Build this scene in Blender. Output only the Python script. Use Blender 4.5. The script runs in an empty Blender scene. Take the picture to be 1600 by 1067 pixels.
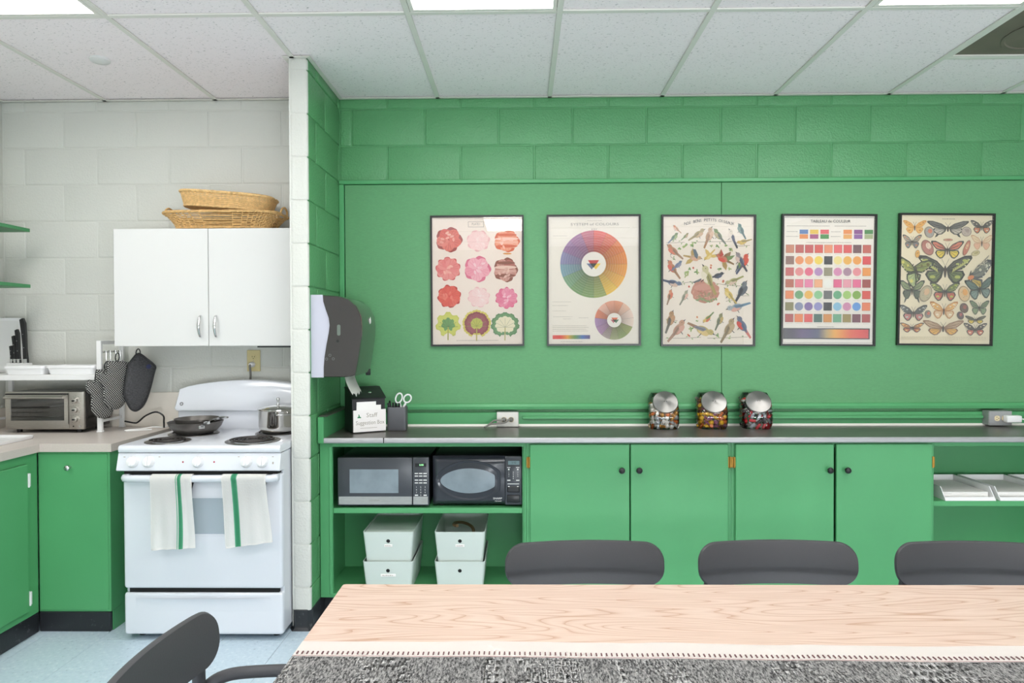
import bpy, bmesh, math, random
from mathutils import Vector, Matrix, noise

R = math.radians
PI = math.pi
random.seed(11)
SC = bpy.context.scene
COL = SC.collection

# ------------------------------------------------------------------ camera, world, light, exposure
CAMZ = 1.402
def cam_basis(yaw, pitch, roll):
    f = Vector((-math.sin(yaw)*math.cos(pitch), math.cos(yaw)*math.cos(pitch), -math.sin(pitch)))
    r = Vector((math.cos(yaw), math.sin(yaw), 0))
    u = r.cross(f)
    return r*math.cos(roll)+u*math.sin(roll), u*math.cos(roll)-r*math.sin(roll), f
_r, _u, _f = cam_basis(R(.822), R(.691), R(-.219))
cam_data = bpy.data.cameras.new('camera')
cam = bpy.data.objects.new('camera', cam_data)
COL.objects.link(cam)
m = Matrix.Identity(4)
for i in range(3):
    m[i][0], m[i][1], m[i][2] = _r[i], _u[i], -_f[i]
m[2][3] = CAMZ
cam.matrix_world = m
cam_data.sensor_width = 36
cam_data.lens = 24.0075
cam_data.clip_start = .02
SC.camera = cam

W = bpy.data.worlds.new('world')
SC.world = W
W.use_nodes = True
W.node_tree.nodes['Background'].inputs['Color'].default_value = (.86, .93, 1, 1)
W.node_tree.nodes['Background'].inputs['Strength'].default_value = 4.7

LAMP_STRENGTH = 8.5          # fluorescent troffers
FILL_POWER = 185              # added fill lamps at the invented low windows behind the camera

vs = SC.view_settings
vs.view_transform = 'Standard'
vs.look = 'None'
vs.gamma = 1
vs.exposure = 0.27
vs.use_curve_mapping = False

# ------------------------------------------------------------------ helpers
def lin(c):
    return c/12.92 if c <= .04045 else ((c+.055)/1.055)**2.4
def C(r, g, b):
    return (lin(r/255), lin(g/255), lin(b/255), 1)

class NT:
    def __init__(self, mat):
        self.t = mat.node_tree
        self.b = self.t.nodes['Principled BSDF']
    def n(self, kind, **kw):
        nd = self.t.nodes.new(kind)
        for k, v in kw.items():
            setattr(nd, k, v)
        return nd
    def l(self, a, b):
        self.t.links.new(a, b)

MATS = {}
def mat(name, col, rough=.5, metal=0, var=None, bump=None, spec=.5, coat=0, aniso=0):
    """var=(scale, amount, stretch) colour variation; bump=(scale, strength, stretch)"""
    if name in MATS:
        return MATS[name]
    m = bpy.data.materials.new(name)
    m.use_nodes = True
    g = NT(m)
    b = g.b
    b.inputs['Base Color'].default_value = col
    b.inputs['Roughness'].default_value = rough
    b.inputs['Metallic'].default_value = metal
    b.inputs['Specular IOR Level'].default_value = spec
    b.inputs['Coat Weight'].default_value = coat
    b.inputs['Coat Roughness'].default_value = .1
    if var or bump:
        tc = g.n('ShaderNodeTexCoord')
    if var:
        mp = g.n('ShaderNodeMapping')
        mp.inputs['Scale'].default_value = var[2] if len(var) > 2 else (1, 1, 1)
        g.l(tc.outputs['Object'], mp.inputs['Vector'])
        nz = g.n('ShaderNodeTexNoise')
        nz.inputs['Scale'].default_value = var[0]
        nz.inputs['Detail'].default_value = 5
        g.l(mp.outputs[0], nz.inputs['Vector'])
        rp = g.n('ShaderNodeValToRGB')
        a = var[1]
        rp.color_ramp.elements[0].position = .3
        rp.color_ramp.elements[1].position = .7
        rp.color_ramp.elements[0].color = tuple(max(0, x*(1-a)) for x in col[:3])+(1,)
        rp.color_ramp.elements[1].color = tuple(min(1, x*(1+a)) for x in col[:3])+(1,)
        g.l(nz.outputs['Fac'], rp.inputs['Fac'])
        g.l(rp.outputs['Color'], b.inputs['Base Color'])
    if bump:
        mp2 = g.n('ShaderNodeMapping')
        mp2.inputs['Scale'].default_value = bump[2] if len(bump) > 2 else (1, 1, 1)
        g.l(tc.outputs['Object'], mp2.inputs['Vector'])
        nb = g.n('ShaderNodeTexNoise')
        nb.inputs['Scale'].default_value = bump[0]
        nb.inputs['Detail'].default_value = 4
        g.l(mp2.outputs[0], nb.inputs['Vector'])
        bp = g.n('ShaderNodeBump')
        bp.inputs['Strength'].default_value = bump[1]
        bp.inputs['Distance'].default_value = .004
        g.l(nb.outputs['Fac'], bp.inputs['Height'])
        g.l(bp.outputs[0], b.inputs['Normal'])
    MATS[name] = m
    return m

def glass_mat(name, tint=(1, 1, 1, 1), refl=1.0, rough=0.0):
    """thin pane: straight-through transparency with a Fresnel reflection"""
    m = bpy.data.materials.new(name)
    m.use_nodes = True
    t = m.node_tree
    t.nodes.clear()
    out = t.nodes.new('ShaderNodeOutputMaterial')
    mix = t.nodes.new('ShaderNodeMixShader')
    tr = t.nodes.new('ShaderNodeBsdfTransparent')
    gl = t.nodes.new('ShaderNodeBsdfGlossy')
    fr = t.nodes.new('ShaderNodeFresnel')
    fr.inputs['IOR'].default_value = 1.5
    mu = t.nodes.new('ShaderNodeMath')
    mu.operation = 'MULTIPLY'
    mu.inputs[1].default_value = refl
    tr.inputs['Color'].default_value = tint
    gl.inputs['Roughness'].default_value = rough
    t.links.new(fr.outputs[0], mu.inputs[0])
    t.links.new(mu.outputs[0], mix.inputs['Fac'])
    t.links.new(tr.outputs[0], mix.inputs[1])
    t.links.new(gl.outputs[0], mix.inputs[2])
    t.links.new(mix.outputs[0], out.inputs['Surface'])
    MATS[name] = m
    return m

def emit_mat(name, col, strength):
    m = bpy.data.materials.new(name)
    m.use_nodes = True
    b = m.node_tree.nodes['Principled BSDF']
    b.inputs['Base Color'].default_value = (.8, .8, .8, 1)
    b.inputs['Emission Color'].default_value = col
    b.inputs['Emission Strength'].default_value = strength
    MATS[name] = m
    return m

ORG = {}
def tag(o, label=None, cat=None, group=None, kind=None):
    if label: o['label'] = label
    if cat: o['category'] = cat
    if group: o['group'] = group
    if kind: o['kind'] = kind
    return o

def thing(name, label, cat, loc=(0, 0, 0), group=None):
    """an Empty at the thing's base; parts are given in world coordinates (loc) or local ones (loc = 0)"""
    o = bpy.data.objects.new(name, None)
    o.empty_display_size = .05
    COL.objects.link(o)
    o.location = loc
    ORG[o.name] = Vector(loc)
    return tag(o, label, cat, group)

def link_mesh(name, me, parent=None, label=None, kind=None, loc=None):
    o = bpy.data.objects.new(name, me)
    COL.objects.link(o)
    if parent is not None:
        o.parent = parent
    if loc is not None:
        o.location = loc
    return tag(o, label, None, None, kind)

class MB:
    def __init__(self):
        self.bm = bmesh.new()
        self.uv = None
    def _new(self, verts, faces):
        vs_ = [self.bm.verts.new(v) for v in verts]
        fs = []
        for f in faces:
            try:
                fs.append(self.bm.faces.new([vs_[i] for i in f]))
            except ValueError:
                pass
        return vs_, fs
    def box(self, x0, x1, y0, y1, z0, z1, bev=0, seg=1, M=None):
        v = [(x, y, z) for z in (z0, z1) for y in (y0, y1) for x in (x0, x1)]
        f = [(0, 2, 3, 1), (4, 5, 7, 6), (0, 1, 5, 4), (2, 6, 7, 3), (0, 4, 6, 2), (1, 3, 7, 5)]
        vv, ff = self._new(v, f)
        if bev > 0:
            es = list({e for q in ff for e in q.edges})
            r = bmesh.ops.bevel(self.bm, geom=es, offset=bev, segments=seg, affect='EDGES', profile=.5)
            vv = list({q for f_ in r['faces'] for q in f_.verts} | {q for q in vv if q.is_valid})
        if M is not None:
            bmesh.ops.transform(self.bm, matrix=M, verts=[q for q in vv if q.is_valid])
        return self
    def prism(self, poly, a0, a1, axis='Y', M=None):
        """poly: 2D outline; axis Y -> (x,z) extruded in y; X -> (y,z) in x; Z -> (x,y) in z"""
        def P(p, a):
            return {'Y': (p[0], a, p[1]), 'X': (a, p[0], p[1]), 'Z': (p[0], p[1], a)}[axis]
        n = len(poly)
        v = [P(p, a0) for p in poly]+[P(p, a1) for p in poly]
        f = [tuple(range(n))[::-1], tuple(range(n, 2*n))]+[(i, (i+1) % n, n+(i+1) % n, n+i) for i in range(n)]
        vv, ff = self._new(v, f)
        if M is not None:
            bmesh.ops.transform(self.bm, matrix=M, verts=vv)
        return self
    def tube(self, pts, r, n=8, closed=False, flat=1.0, M=None):
        pts = [Vector(p) for p in pts]
        k = len(pts)
        rs = r if isinstance(r, (list, tuple)) else [r]*k
        rings = []
        up = None
        for i, p in enumerate(pts):
            a = pts[(i-1) % k] if (closed or i > 0) else p
            b = pts[(i+1) % k] if (closed or i < k-1) else p
            t = (b-a).normalized()
            if up is None:
                up = Vector((0, 0, 1)) if abs(t.z) < .9 else Vector((0, 1, 0))
            s = t.cross(up)
            if s.length < 1e-5:
                s = t.cross(Vector((1, 0, 0)))
            s.normalize()
            w = s.cross(t)
            up = w
            ring = []
            for j in range(n):
                q = 2*PI*j/n
                v = p+s*math.cos(q)*rs[i]+w*math.sin(q)*rs[i]*flat
                ring.append(self.bm.verts.new(M @ v if M is not None else v))
            rings.append(ring)
        m_ = k if closed else k-1
        for i in range(m_):
            A, B = rings[i], rings[(i+1) % k]
            for j in range(n):
                self.bm.faces.new((A[j], A[(j+1) % n], B[(j+1) % n], B[j]))
        if not closed:
            self.bm.faces.new(rings[0][::-1])
            self.bm.faces.new(rings[-1])
        return self
    def lathe(self, prof, c=(0, 0, 0), n=24, M=None, cap=True):
        """prof: [(r, z)] turned about z through c"""
        rings = []
        for r, z in prof:
            ring = []
            for j in range(n):
                q = 2*PI*j/n
                v = Vector((r*math.cos(q), r*math.sin(q), z))
                v = M @ v if M is not None else v
                ring.append(self.bm.verts.new(v+Vector(c)))
            rings.append(ring)
        for i in range(len(rings)-1):
            A, B = rings[i], rings[i+1]
            for j in range(n):
                self.bm.faces.new((A[j], A[(j+1) % n], B[(j+1) % n], B[j]))
        if cap:
            self.bm.faces.new(rings[0][::-1])
            self.bm.faces.new(rings[-1])
        return self
    def loft(self, rings, cap0=True, cap1=True):
        RR = [[self.bm.verts.new(p) for p in r] for r in rings]
        n = len(RR[0])
        for A, B in zip(RR, RR[1:]):
            for j in range(n):
                self.bm.faces.new((A[j], A[(j+1) % n], B[(j+1) % n], B[j]))
        if cap0: self.bm.faces.new(RR[0][::-1])
        if cap1: self.bm.faces.new(RR[-1])
        return self
    def grid(self, fn, nu, nv):
        vv = [[self.bm.verts.new(fn(i/nu, j/nv)) for i in range(nu+1)] for j in range(nv+1)]
        for j in range(nv):
            for i in range(nu):
                self.bm.faces.new((vv[j][i], vv[j][i+1], vv[j+1][i+1], vv[j+1][i]))
        return self
    def build(self, name, material, parent=None, smooth=35, label=None, kind=None, solid=0):
        if solid:
            g = bmesh.ops.solidify(self.bm, geom=self.bm.faces[:], thickness=solid)
        bmesh.ops.recalc_face_normals(self.bm, faces=self.bm.faces[:])
        off = ORG.get(parent.name, Vector()) if parent is not None else Vector()
        if off.length:
            bmesh.ops.translate(self.bm, vec=-off, verts=self.bm.verts[:])
        me = bpy.data.meshes.new(name)
        self.bm.to_mesh(me)
        self.bm.free()
        me.materials.append(material)
        if smooth:
            me.polygons.foreach_set('use_smooth', [True]*len(me.polygons))
            me.set_sharp_from_angle(angle=R(smooth))
        o = link_mesh(name, me, parent, label, kind)
        if parent is not None:
            ORG[o.name] = off
        return o

def top(o, label, cat, group=None):
    """a single-mesh thing: origin moved to its base centre"""
    me = o.data
    xs = [v.co for v in me.vertices]
    lo = Vector((min(v.x for v in xs), min(v.y for v in xs), min(v.z for v in xs)))
    hi = Vector((max(v.x for v in xs), max(v.y for v in xs), max(v.z for v in xs)))
    b = Vector(((lo.x+hi.x)/2, (lo.y+hi.y)/2, lo.z))
    me.transform(Matrix.Translation(-b))
    o.location = b
    ORG[o.name] = b
    return tag(o, label, cat, group)

def dup(o, parent=None):
    c = o.copy()
    COL.objects.link(c)
    if parent is not None:
        c.parent = parent
    for ch in list(o.children):
        dup(ch, c)
    return c

def rrect(w, h, r, n=6, cx=0, cy=0):
    """rounded rectangle outline"""
    out = []
    for k, (sx, sy) in enumerate(((1, 1), (-1, 1), (-1, -1), (1, -1))):
        for i in range(n+1):
            a = PI/2*k+PI/2*i/n
            out.append((cx+sx*(w/2-r)+r*math.cos(a), cy+sy*(h/2-r)+r*math.sin(a)))
    return out

def arc(c, r, a0, a1, n):
    return [(c[0]+r*math.cos(a0+(a1-a0)*i/n), c[1]+r*math.sin(a0+(a1-a0)*i/n)) for i in range(n+1)]

def smoothpath(pts, n=6):
    """Catmull-Rom through the points"""
    P = [Vector(p) for p in pts]
    P = [P[0]*2-P[1]]+P+[P[-1]*2-P[-2]]
    out = []
    for i in range(1, len(P)-2):
        a, b, c, d = P[i-1:i+3]
        for k in range(n):
            t = k/n
            out.append(.5*((2*b)+(c-a)*t+(2*a-5*b+4*c-d)*t*t+(3*b-a-3*c+d)*t**3))
    out.append(P[-2])
    return out

def text_part(txt, size, loc, material, parent, rot=(PI/2, 0, 0), align='CENTER', width=None, name='lettering', M=None, squash=1.0):
    cu = bpy.data.curves.new('txt', 'FONT')
    cu.body = txt
    cu.size = size
    cu.align_x = align
    cu.align_y = 'CENTER'
    cu.resolution_u = 2
    ob = bpy.data.objects.new('txt', cu)
    COL.objects.link(ob)
    bpy.context.view_layer.update()
    me = bpy.data.meshes.new_from_object(ob)
    bpy.data.objects.remove(ob)
    me.name = name
    me.materials.clear()
    me.materials.append(material)
    if width:
        xs = [v.co.x for v in me.vertices]
        k = width/(max(xs)-min(xs))
        me.transform(Matrix.Scale(k, 4, (1, 0, 0)))
    from mathutils import Euler
    off = ORG.get(parent.name, Vector())
    T = Matrix.Translation(Vector(loc)-off) @ Euler(rot).to_matrix().to_4x4()
    me.transform(T)
    return link_mesh(name, me, parent)

def ridge(name, x0, x1, y0, y1, z0, z1, material, parent=None, bev=.003, **k):
    return MB().box(x0, x1, y0, y1, z0, z1, bev).build(name, material, parent, **k)

# ------------------------------------------------------------------ materials
def paint_mat(name, col, bscale, bstr, rough, var=.05):
    return mat(name, col, rough, var=(3, var), bump=(bscale, bstr))

GREEN = C(88, 152, 101)
M_gblock = paint_mat('green block paint', GREEN, 105, .9, .33)
M_gboard = mat('green burlap board paint', C(92, 154, 104), .5, var=(60, .05, (1, 1, 3)), bump=(420, .35, (.35, 1, 2.6)))
M_gwood = mat('green cabinet paint', C(82, 158, 103), .38, var=(4, .03), bump=(90, .05))
M_wblock = paint_mat('white block paint', C(207, 208, 201), 110, .5, .45, .02)
M_wsmooth = mat('white gloss paint', C(228, 228, 227), .35, bump=(60, .04))
M_black_cove = mat('black vinyl base', C(34, 36, 40), .35, bump=(30, .2))
_g = NT(M_black_cove)
_tc = _g.n('ShaderNodeTexCoord'); _nz = _g.n('ShaderNodeTexNoise'); _nz.inputs['Scale'].default_value = 22; _nz.inputs['Detail'].default_value = 8; _nz.inputs['Roughness'].default_value = .75
_g.l(_tc.outputs['Object'], _nz.inputs['Vector'])
_rp = _g.n('ShaderNodeValToRGB')
_rp.color_ramp.elements[0].position = .60; _rp.color_ramp.elements[0].color = C(34, 36, 40)
_rp.color_ramp.elements[1].position = .76; _rp.color_ramp.elements[1].color = C(140, 142, 144)
_g.l(_nz.outputs['Fac'], _rp.inputs[0]); _g.l(_rp.outputs[0], _g.b.inputs['Base Color'])
M_black = mat('black plastic', C(26, 27, 29), .35)
M_char = mat('charcoal plastic', C(62, 62, 65), .5, bump=(300, .08))
M_dgrey = mat('dark grey plastic', C(60, 62, 66), .3)
M_white_en = mat('white enamel', C(217, 220, 227), .16, coat=.4)
M_white_pl = mat('white plastic', C(236, 236, 236), .35)
M_steel = mat('brushed steel', C(190, 186, 180), .3, 1, var=(40, .08, (1, 1, 12)))
M_polish = mat('polished steel', C(215, 213, 208), .1, 1)
M_chrome = mat('satin chrome', C(210, 210, 210), .2, 1)
M_alu = mat('counter edge metal', C(168, 168, 170), .42, .5, var=(30, .06, (1, 1, 8)))
M_brass = mat('brass hinge', C(176, 132, 62), .35, .9)
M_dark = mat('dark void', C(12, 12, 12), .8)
M_slate = mat('dark laminate', C(88, 84, 80), .3, var=(9, .22, (.5, 3, 1)), bump=(200, .06))
M_lam = mat('pale laminate', C(206, 197, 190), .35, var=(180, .04))
M_paper = mat('white paper', C(242, 240, 236), .7)
M_card = mat('white card', C(240, 236, 234), .7)
M_almond = mat('almond plastic', C(206, 192, 142), .4)
M_greycord = mat('grey cord', C(120, 118, 112), .45)
M_whitecord = mat('white cord', C(236, 236, 234), .4)
M_mint = mat('pale mint plastic', C(206, 216, 210), .42)
M_boxwood = mat('black painted wood', C(30, 31, 32), .45, var=(20, .3))
M_kraft = mat('kraft brown', C(128, 112, 86), .7)
M_ink = mat('print ink', C(70, 66, 62), .8)
M_inkpale = mat('pale ink', C(160, 152, 140), .8)  # pale lettering tone; on the posters it includes the glazing's haze
M_tile = None
# ------------------------------------------------------------------ room constants (metres)
YW, ZC = 3.774, 2.70               # face of the back wall, underside of the ceiling grid
XL, XR, YF = -2.886, 3.45, -3.2    # left wall, right wall, wall behind the camera
PX0, PX1, PY = -1.094, -1.003, 3.205   # partition stub
B, H, J = .4064, .2032, .008       # block module and joint

# --- ceiling
M_ctile = bpy.data.materials.new('fissured ceiling tile')
M_ctile.use_nodes = True
g = NT(M_ctile)
tc = g.n('ShaderNodeTexCoord')
mp = g.n('ShaderNodeMapping'); mp.inputs['Scale'].default_value = (1, 2.6, 1)
g.l(tc.outputs['Object'], mp.inputs[0])
nz = g.n('ShaderNodeTexNoise'); nz.inputs['Scale'].default_value = 75; nz.inputs['Detail'].default_value = 3
g.l(mp.outputs[0], nz.inputs['Vector'])
rp = g.n('ShaderNodeValToRGB')
rp.color_ramp.elements[0].position = .27; rp.color_ramp.elements[0].color = C(168, 164, 162)
rp.color_ramp.elements[1].position = .38; rp.color_ramp.elements[1].color = C(252, 243, 245)
g.l(nz.outputs['Fac'], rp.inputs[0]); g.l(rp.outputs[0], g.b.inputs['Base Color'])
bp = g.n('ShaderNodeBump'); bp.inputs['Strength'].default_value = .4; bp.inputs['Distance'].default_value = .003
g.l(nz.outputs['Fac'], bp.inputs['Height']); g.l(bp.outputs[0], g.b.inputs['Normal'])
g.b.inputs['Roughness'].default_value = .9
M_grid = mat('ceiling grid metal', C(226, 224, 216), .45)
M_lamp = emit_mat('lit diffuser', (1, .98, .95, 1), LAMP_STRENGTH)

ceiling = ridge('ceiling', XL-.1, XR+.1, YF-.1, YW+.1, ZC+.06, ZC+.14, M_dark, bev=0, kind='structure')
GX = [XL]+[-2.304+.6155*i for i in range(10)]
GX = [x for x in GX if x < XR-.05]+[XR]
GY = [YW-1.0*i for i in range(8) if YW-1.0*i > YF+.05]+[YF]
LIGHTS = {(c, r) for c in (1, 4, 7) for r in (1, 3, 4)}-{(7, 4)}  # middle-row panels are unseen, added for more light on the table
tile_cache = {}
def ceiling_tile(x0, x1, y0, y1):
    k = (round(x1-x0, 3), round(y1-y0, 3))
    if k not in tile_cache:
        w, d = k
        q = MB(); q.box(-w/2+.006, w/2-.006, -d/2+.006, d/2-.006, .004, .02, .002)
        me = bpy.data.meshes.new('ceiling_tile'); q.bm.to_mesh(me); q.bm.free(); me.materials.append(M_ctile)
        tile_cache[k] = me
    link_mesh('ceiling_tile', tile_cache[k], ceiling, loc=((x0+x1)/2, (y0+y1)/2, ZC))
VENT = (7, 0)
light_spots = []
for c in range(len(GX)-1):
    for r in range(len(GY)-1):
        x0, x1, y1, y0 = GX[c], GX[c+1], GY[r], GY[r+1]
        if (c, r) in LIGHTS:
            light_spots.append((x0, x1, y0, y1)); continue
        if c == 8 and r == 0:
            ceiling_tile(x0, x1, 3.285, y1)
            vent_rect = (x0, x1, y0, 3.285); continue
        ceiling_tile(x0, x1, y0, y1)
for x in GX[1:-1]:
    ridge('grid_bar', x-.012, x+.012, YF, YW, ZC-.004, ZC+.003, M_grid, ceiling, bev=.001)
for y in GY[1:-1]:
    for a, b_ in zip(GX, GX[1:]):
        ridge('grid_bar', a+.012, b_-.012, y-.012, y+.012, ZC-.004, ZC+.003, M_grid, ceiling, bev=.001)
ridge('grid_bar', vent_rect[0]+.012, vent_rect[1]-.012, 3.273, 3.297, ZC-.004, ZC+.003, M_grid, ceiling, bev=.001)
for a in ((XL, PX0, YW-.022, YW), (PX1, XR, YW-.022, YW), (PX0-.02, PX0, PY-.02, YW-.022), (PX1, PX1+.02, PY-.02, YW-.022),
          (PX0, PX1, PY-.02, PY), (XL, XL+.022, YF, YW-.022)):
    ridge('wall_angle', a[0], a[1], a[2], a[3], ZC-.004, ZC-.001, M_grid, ceiling, bev=0)

# --- floor
M_floor = mat('pale blue vinyl tile', C(178, 200, 214), .33, var=(26, .07, (1, 1.6, 1)))
M_floorj = mat('tile joint', C(120, 136, 146), .7)
g = NT(M_floor)
tcf = g.n('ShaderNodeTexCoord')
nf = g.n('ShaderNodeTexNoise'); nf.inputs['Scale'].default_value = 55; nf.inputs['Detail'].default_value = 6
g.l(tcf.outputs['Object'], nf.inputs['Vector'])
rf = g.n('ShaderNodeValToRGB')
for p, c_ in ((.26, C(140, 158, 170)), (.36, C(190, 208, 222)), (.6, C(198, 215, 228)), (.72, C(220, 231, 239))):
    e = rf.color_ramp.elements.new(p); e.color = c_
rf.color_ramp.elements.remove(rf.color_ramp.elements[0]); rf.color_ramp.elements.remove(rf.color_ramp.elements[-1])
g.l(nf.outputs['Fac'], rf.inputs[0]); g.l(rf.outputs[0], g.b.inputs['Base Color'])
floor = ridge('floor', XL-.1, XR+.1, YF-.1, YW+.1, -.08, -.0015, M_floorj, bev=0, kind='structure')
TS = .2845
q = MB(); q.box(-TS/2+.0008, TS/2-.0008, -TS/2+.0008, TS/2-.0008, -.003, 0, .0006)
ft = bpy.data.meshes.new('floor_tile'); q.bm.to_mesh(ft); q.bm.free(); ft.materials.append(M_floor)
rest = MB()
for i in range(-4, 20):
    for j in range(-10, 14):
        x, y = -1.95+TS*(i+.5), 3.085-TS*(j-.5)
        if not (XL-.1 < x < XR+.1 and YF-.1 < y < YW+.1):
            continue
        if j <= 9 and -3 < x < 2.2:
            link_mesh('floor_tile', ft, floor, loc=(x, y, 0))
        else:
            rest.box(x-TS/2+.0008, x+TS/2-.0008, y-TS/2+.0008, y+TS/2-.0008, -.003, 0)
for j in range(14, 24):
    for i in range(-4, 20):
        x, y = -1.95+TS*(i+.5), 3.085-TS*(j-.5)
        if YF-.1 < y:
            rest.box(x-TS/2+.0008, x+TS/2-.0008, y-TS/2+.0008, y+TS/2-.0008, -.003, 0)
rest.build('floor_tiles_beyond', M_floor, floor, kind='stuff', smooth=0)

# --- block walls
blk_cache = {}
def block_mesh(w, h, d, material):
    k = (round(w, 3), round(h, 3), d, material.name)
    if k not in blk_cache:
        q = MB()
        a, b_, e = w/2-J/2, h/2-J/2, .0055
        ring = lambda x, z, y: [(-x, y, -z), (x, y, -z), (x, y, z), (-x, y, z)]
        q.loft([ring(a+.002, b_+.002, .002), ring(a, b_, -d*.35), ring(a-e*.35, b_-e*.35, -d*.85), ring(a-e, b_-e, -d)], cap0=False)
        bmesh.ops.recalc_face_normals(q.bm, faces=q.bm.faces[:])
        me = bpy.data.meshes.new('block'); q.bm.to_mesh(me); q.bm.free(); me.materials.append(material)
        me.polygons.foreach_set('use_smooth', [True]*len(me.polygons))
        me.set_sharp_from_angle(angle=R(50))
        blk_cache[k] = me
    return blk_cache[k]
def lay(parent, x0, x1, z0, z1, joints, material, place, d=.006):
    """running bond between x0..x1, z0..z1; joints[row parity] gives one vertical joint"""
    k0 = int(math.floor(z0/H+1e-6))
    for k in range(k0, int(math.ceil(z1/H-1e-6))):
        za, zb = max(z0, k*H), min(z1, (k+1)*H)
        if zb-za < .02: continue
        j0 = joints[k % 2]
        n0 = int(math.floor((x0-j0)/B))
        for n in range(n0, n0+40):
            xa, xb = max(x0, j0+n*B), min(x1, j0+(n+1)*B)
            if xa >= x1-.015: break
            if xb-xa < .02: continue
            o = link_mesh('block', block_mesh(xb-xa, zb-za, d, material), parent)
            loc, rz = place((xa+xb)/2, (za+zb)/2)
            o.location = loc
            o.rotation_euler = (0, 0, rz)
wall_back = ridge('wall_back', PX1-.04, XR+.1, YW+.005, YW+.12, 0, ZC+.06, M_gblock, bev=0, kind='structure')
lay(wall_back, PX1, XR, 11*H, ZC, {1: -.74, 0: -.53}, M_gblock, lambda x, z: ((x, YW+.006, z), 0))
wall_rear = ridge('wall_rear', XL-.1, PX1-.04, YW+.005, YW+.12, 0, ZC+.06, M_wblock, bev=0, kind='structure')
lay(wall_rear, XL, PX0, 4*H, ZC, {0: -2.545, 1: -2.765}, M_wblock, lambda x, z: ((x, YW+.006, z), 0), d=.0045)
wall_left = ridge('wall_left', XL-.12, XL-.005, YF-.1, YW+.1, 0, ZC+.06, M_wblock, bev=0, kind='structure')
lay(wall_left, 1.2, YW, 4*H, ZC, {0: 1.3, 1: 1.5}, M_wblock, lambda y, z: ((XL-.006, y, z), PI/2), d=.0045)
wall_right = ridge('wall_right', XR, XR+.12, YF-.1, YW+.1, 0, ZC+.06, M_wblock, bev=0, kind='structure')
# unseen wall behind the camera; its two windows are invented, kept low for fill
wall_front = MB()
FILL_WINS = [(.1, 1.7), (1.85, 3.35)]
WZ0, WZ1 = .20, 1.06
wall_front.box(XL-.1, XR+.1, YF-.12, YF, 0, WZ0)
wall_front.box(XL-.1, XR+.1, YF-.12, YF, WZ1, ZC+.06)
xs = [XL-.1]+[v for w in FILL_WINS for v in w]+[XR+.1]
for a, b_ in zip(xs[0::2], xs[1::2]):
    wall_front.box(a, b_, YF-.12, YF, WZ0, WZ1)
wall_front.build('wall_front', M_wblock, kind='structure', smooth=0)
for i, (a, b_) in enumerate(FILL_WINS):
    q = MB()
    n = 3
    for k in range(n+1):
        x = a+(b_-a)*k/n
        q.box(x-.025, x+.025, YF-.09, YF-.03, WZ0, WZ1)
    for z in (WZ0+.02, .63, WZ1-.02):
        q.box(a, b_, YF-.085, YF-.035, z-.02, z+.02)
    q.build('window_%d' % (i+1), M_wsmooth, kind='structure', smooth=0)  # unseen frame, made up to go with the fill lamp
    ld = bpy.data.lights.new('window fill', 'AREA')  # added fill lamp standing in for daylight
    ld.shape = 'RECTANGLE'; ld.size = b_-a; ld.size_y = WZ1-WZ0
    ld.energy = FILL_POWER*(b_-a)*(WZ1-WZ0)/3.5
    ld.color = (.93, .97, 1)
    lo = bpy.data.objects.new('window fill', ld)
    COL.objects.link(lo)
    lo.location = ((a+b_)/2, YF-.14, (WZ0+WZ1)/2)
    lo.rotation_euler = (R(122), 0, 0)  # tilted upward to brighten the ceiling

# --- partition stub: white bullnose end, green side
wall_partition = ridge('wall_partition', PX0+.004, PX1-.005, PY+.012, YW+.005, 0, ZC+.06, M_gblock, bev=0, kind='structure')
ridge('white_end', PX0+.003, PX1-.006, PY+.0035, PY+.0119, .1, ZC+.03, M_wblock, wall_partition, bev=0)
ridge('white_face', PX0, PX0+.004, PY+.012, YW, 0, ZC+.03, M_wblock, wall_partition, bev=0)
end_cache = {}
for k in range(14):
    za, zb = max(.09, k*H), min(ZC-.004, (k+1)*H)
    if zb-za < .02: continue
    key = round(zb-za, 3)
    if key not in end_cache:
        hh = key/2-.0035
        rad = .022
        out = [(PX0, PY+.05)]+arc((PX0+rad, PY+rad), rad, PI, 1.5*PI, 5)+arc((PX1-rad*.5, PY+rad*.5), rad*.5, 1.5*PI, 2*PI, 4)+[(PX1, PY+.015), (PX1-.01, PY+.05)]
        cx, cy = (PX0+PX1)/2, PY+.025
        def ringz(z, s):
            return [(cx+(x-cx)*s, cy+(y-cy)*s, z)for x, y in out]
        q = MB(); q.loft([ringz(-hh, .965), ringz(-hh+.003, .99), ringz(-hh+.007, 1), ringz(hh-.007, 1), ringz(hh-.003, .99), ringz(hh, .965)])
        bmesh.ops.recalc_face_normals(q.bm, faces=q.bm.faces[:])
        me = bpy.data.meshes.new('end_block'); q.bm.to_mesh(me); q.bm.free(); me.materials.append(M_wblock)
        me.polygons.foreach_set('use_smooth', [True]*len(me.polygons)); me.set_sharp_from_angle(angle=R(50))
        end_cache[key] = me
    link_mesh('end_block', end_cache[key], wall_partition, loc=(0, 0, (za+zb)/2))
lay(wall_partition, PY+.014, YW, .09, ZC, {0: 3.50, 1: 3.342}, M_gblock, lambda y, z: ((PX1-.006, y, z), PI/2), d=.0065)
# vinyl cove base around the stub
q = MB()
def cove(z, o):
    return [(PX0-o, YW, z), (PX0-o, PY+.02, z), (PX0-o+.02, PY-o, z), (PX1+o-.02, PY-o, z), (PX1+o, PY+.02, z), (PX1+o, 3.42, z), (PX1-.02, 3.42, z), (PX0+.02, YW, z)]
q.loft([cove(0, .016), cove(.008, .008), cove(.02, .004), cove(.093, .004), cove(.097, .001)])
q.build('baseboard_partition', M_black_cove, kind='structure')

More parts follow.
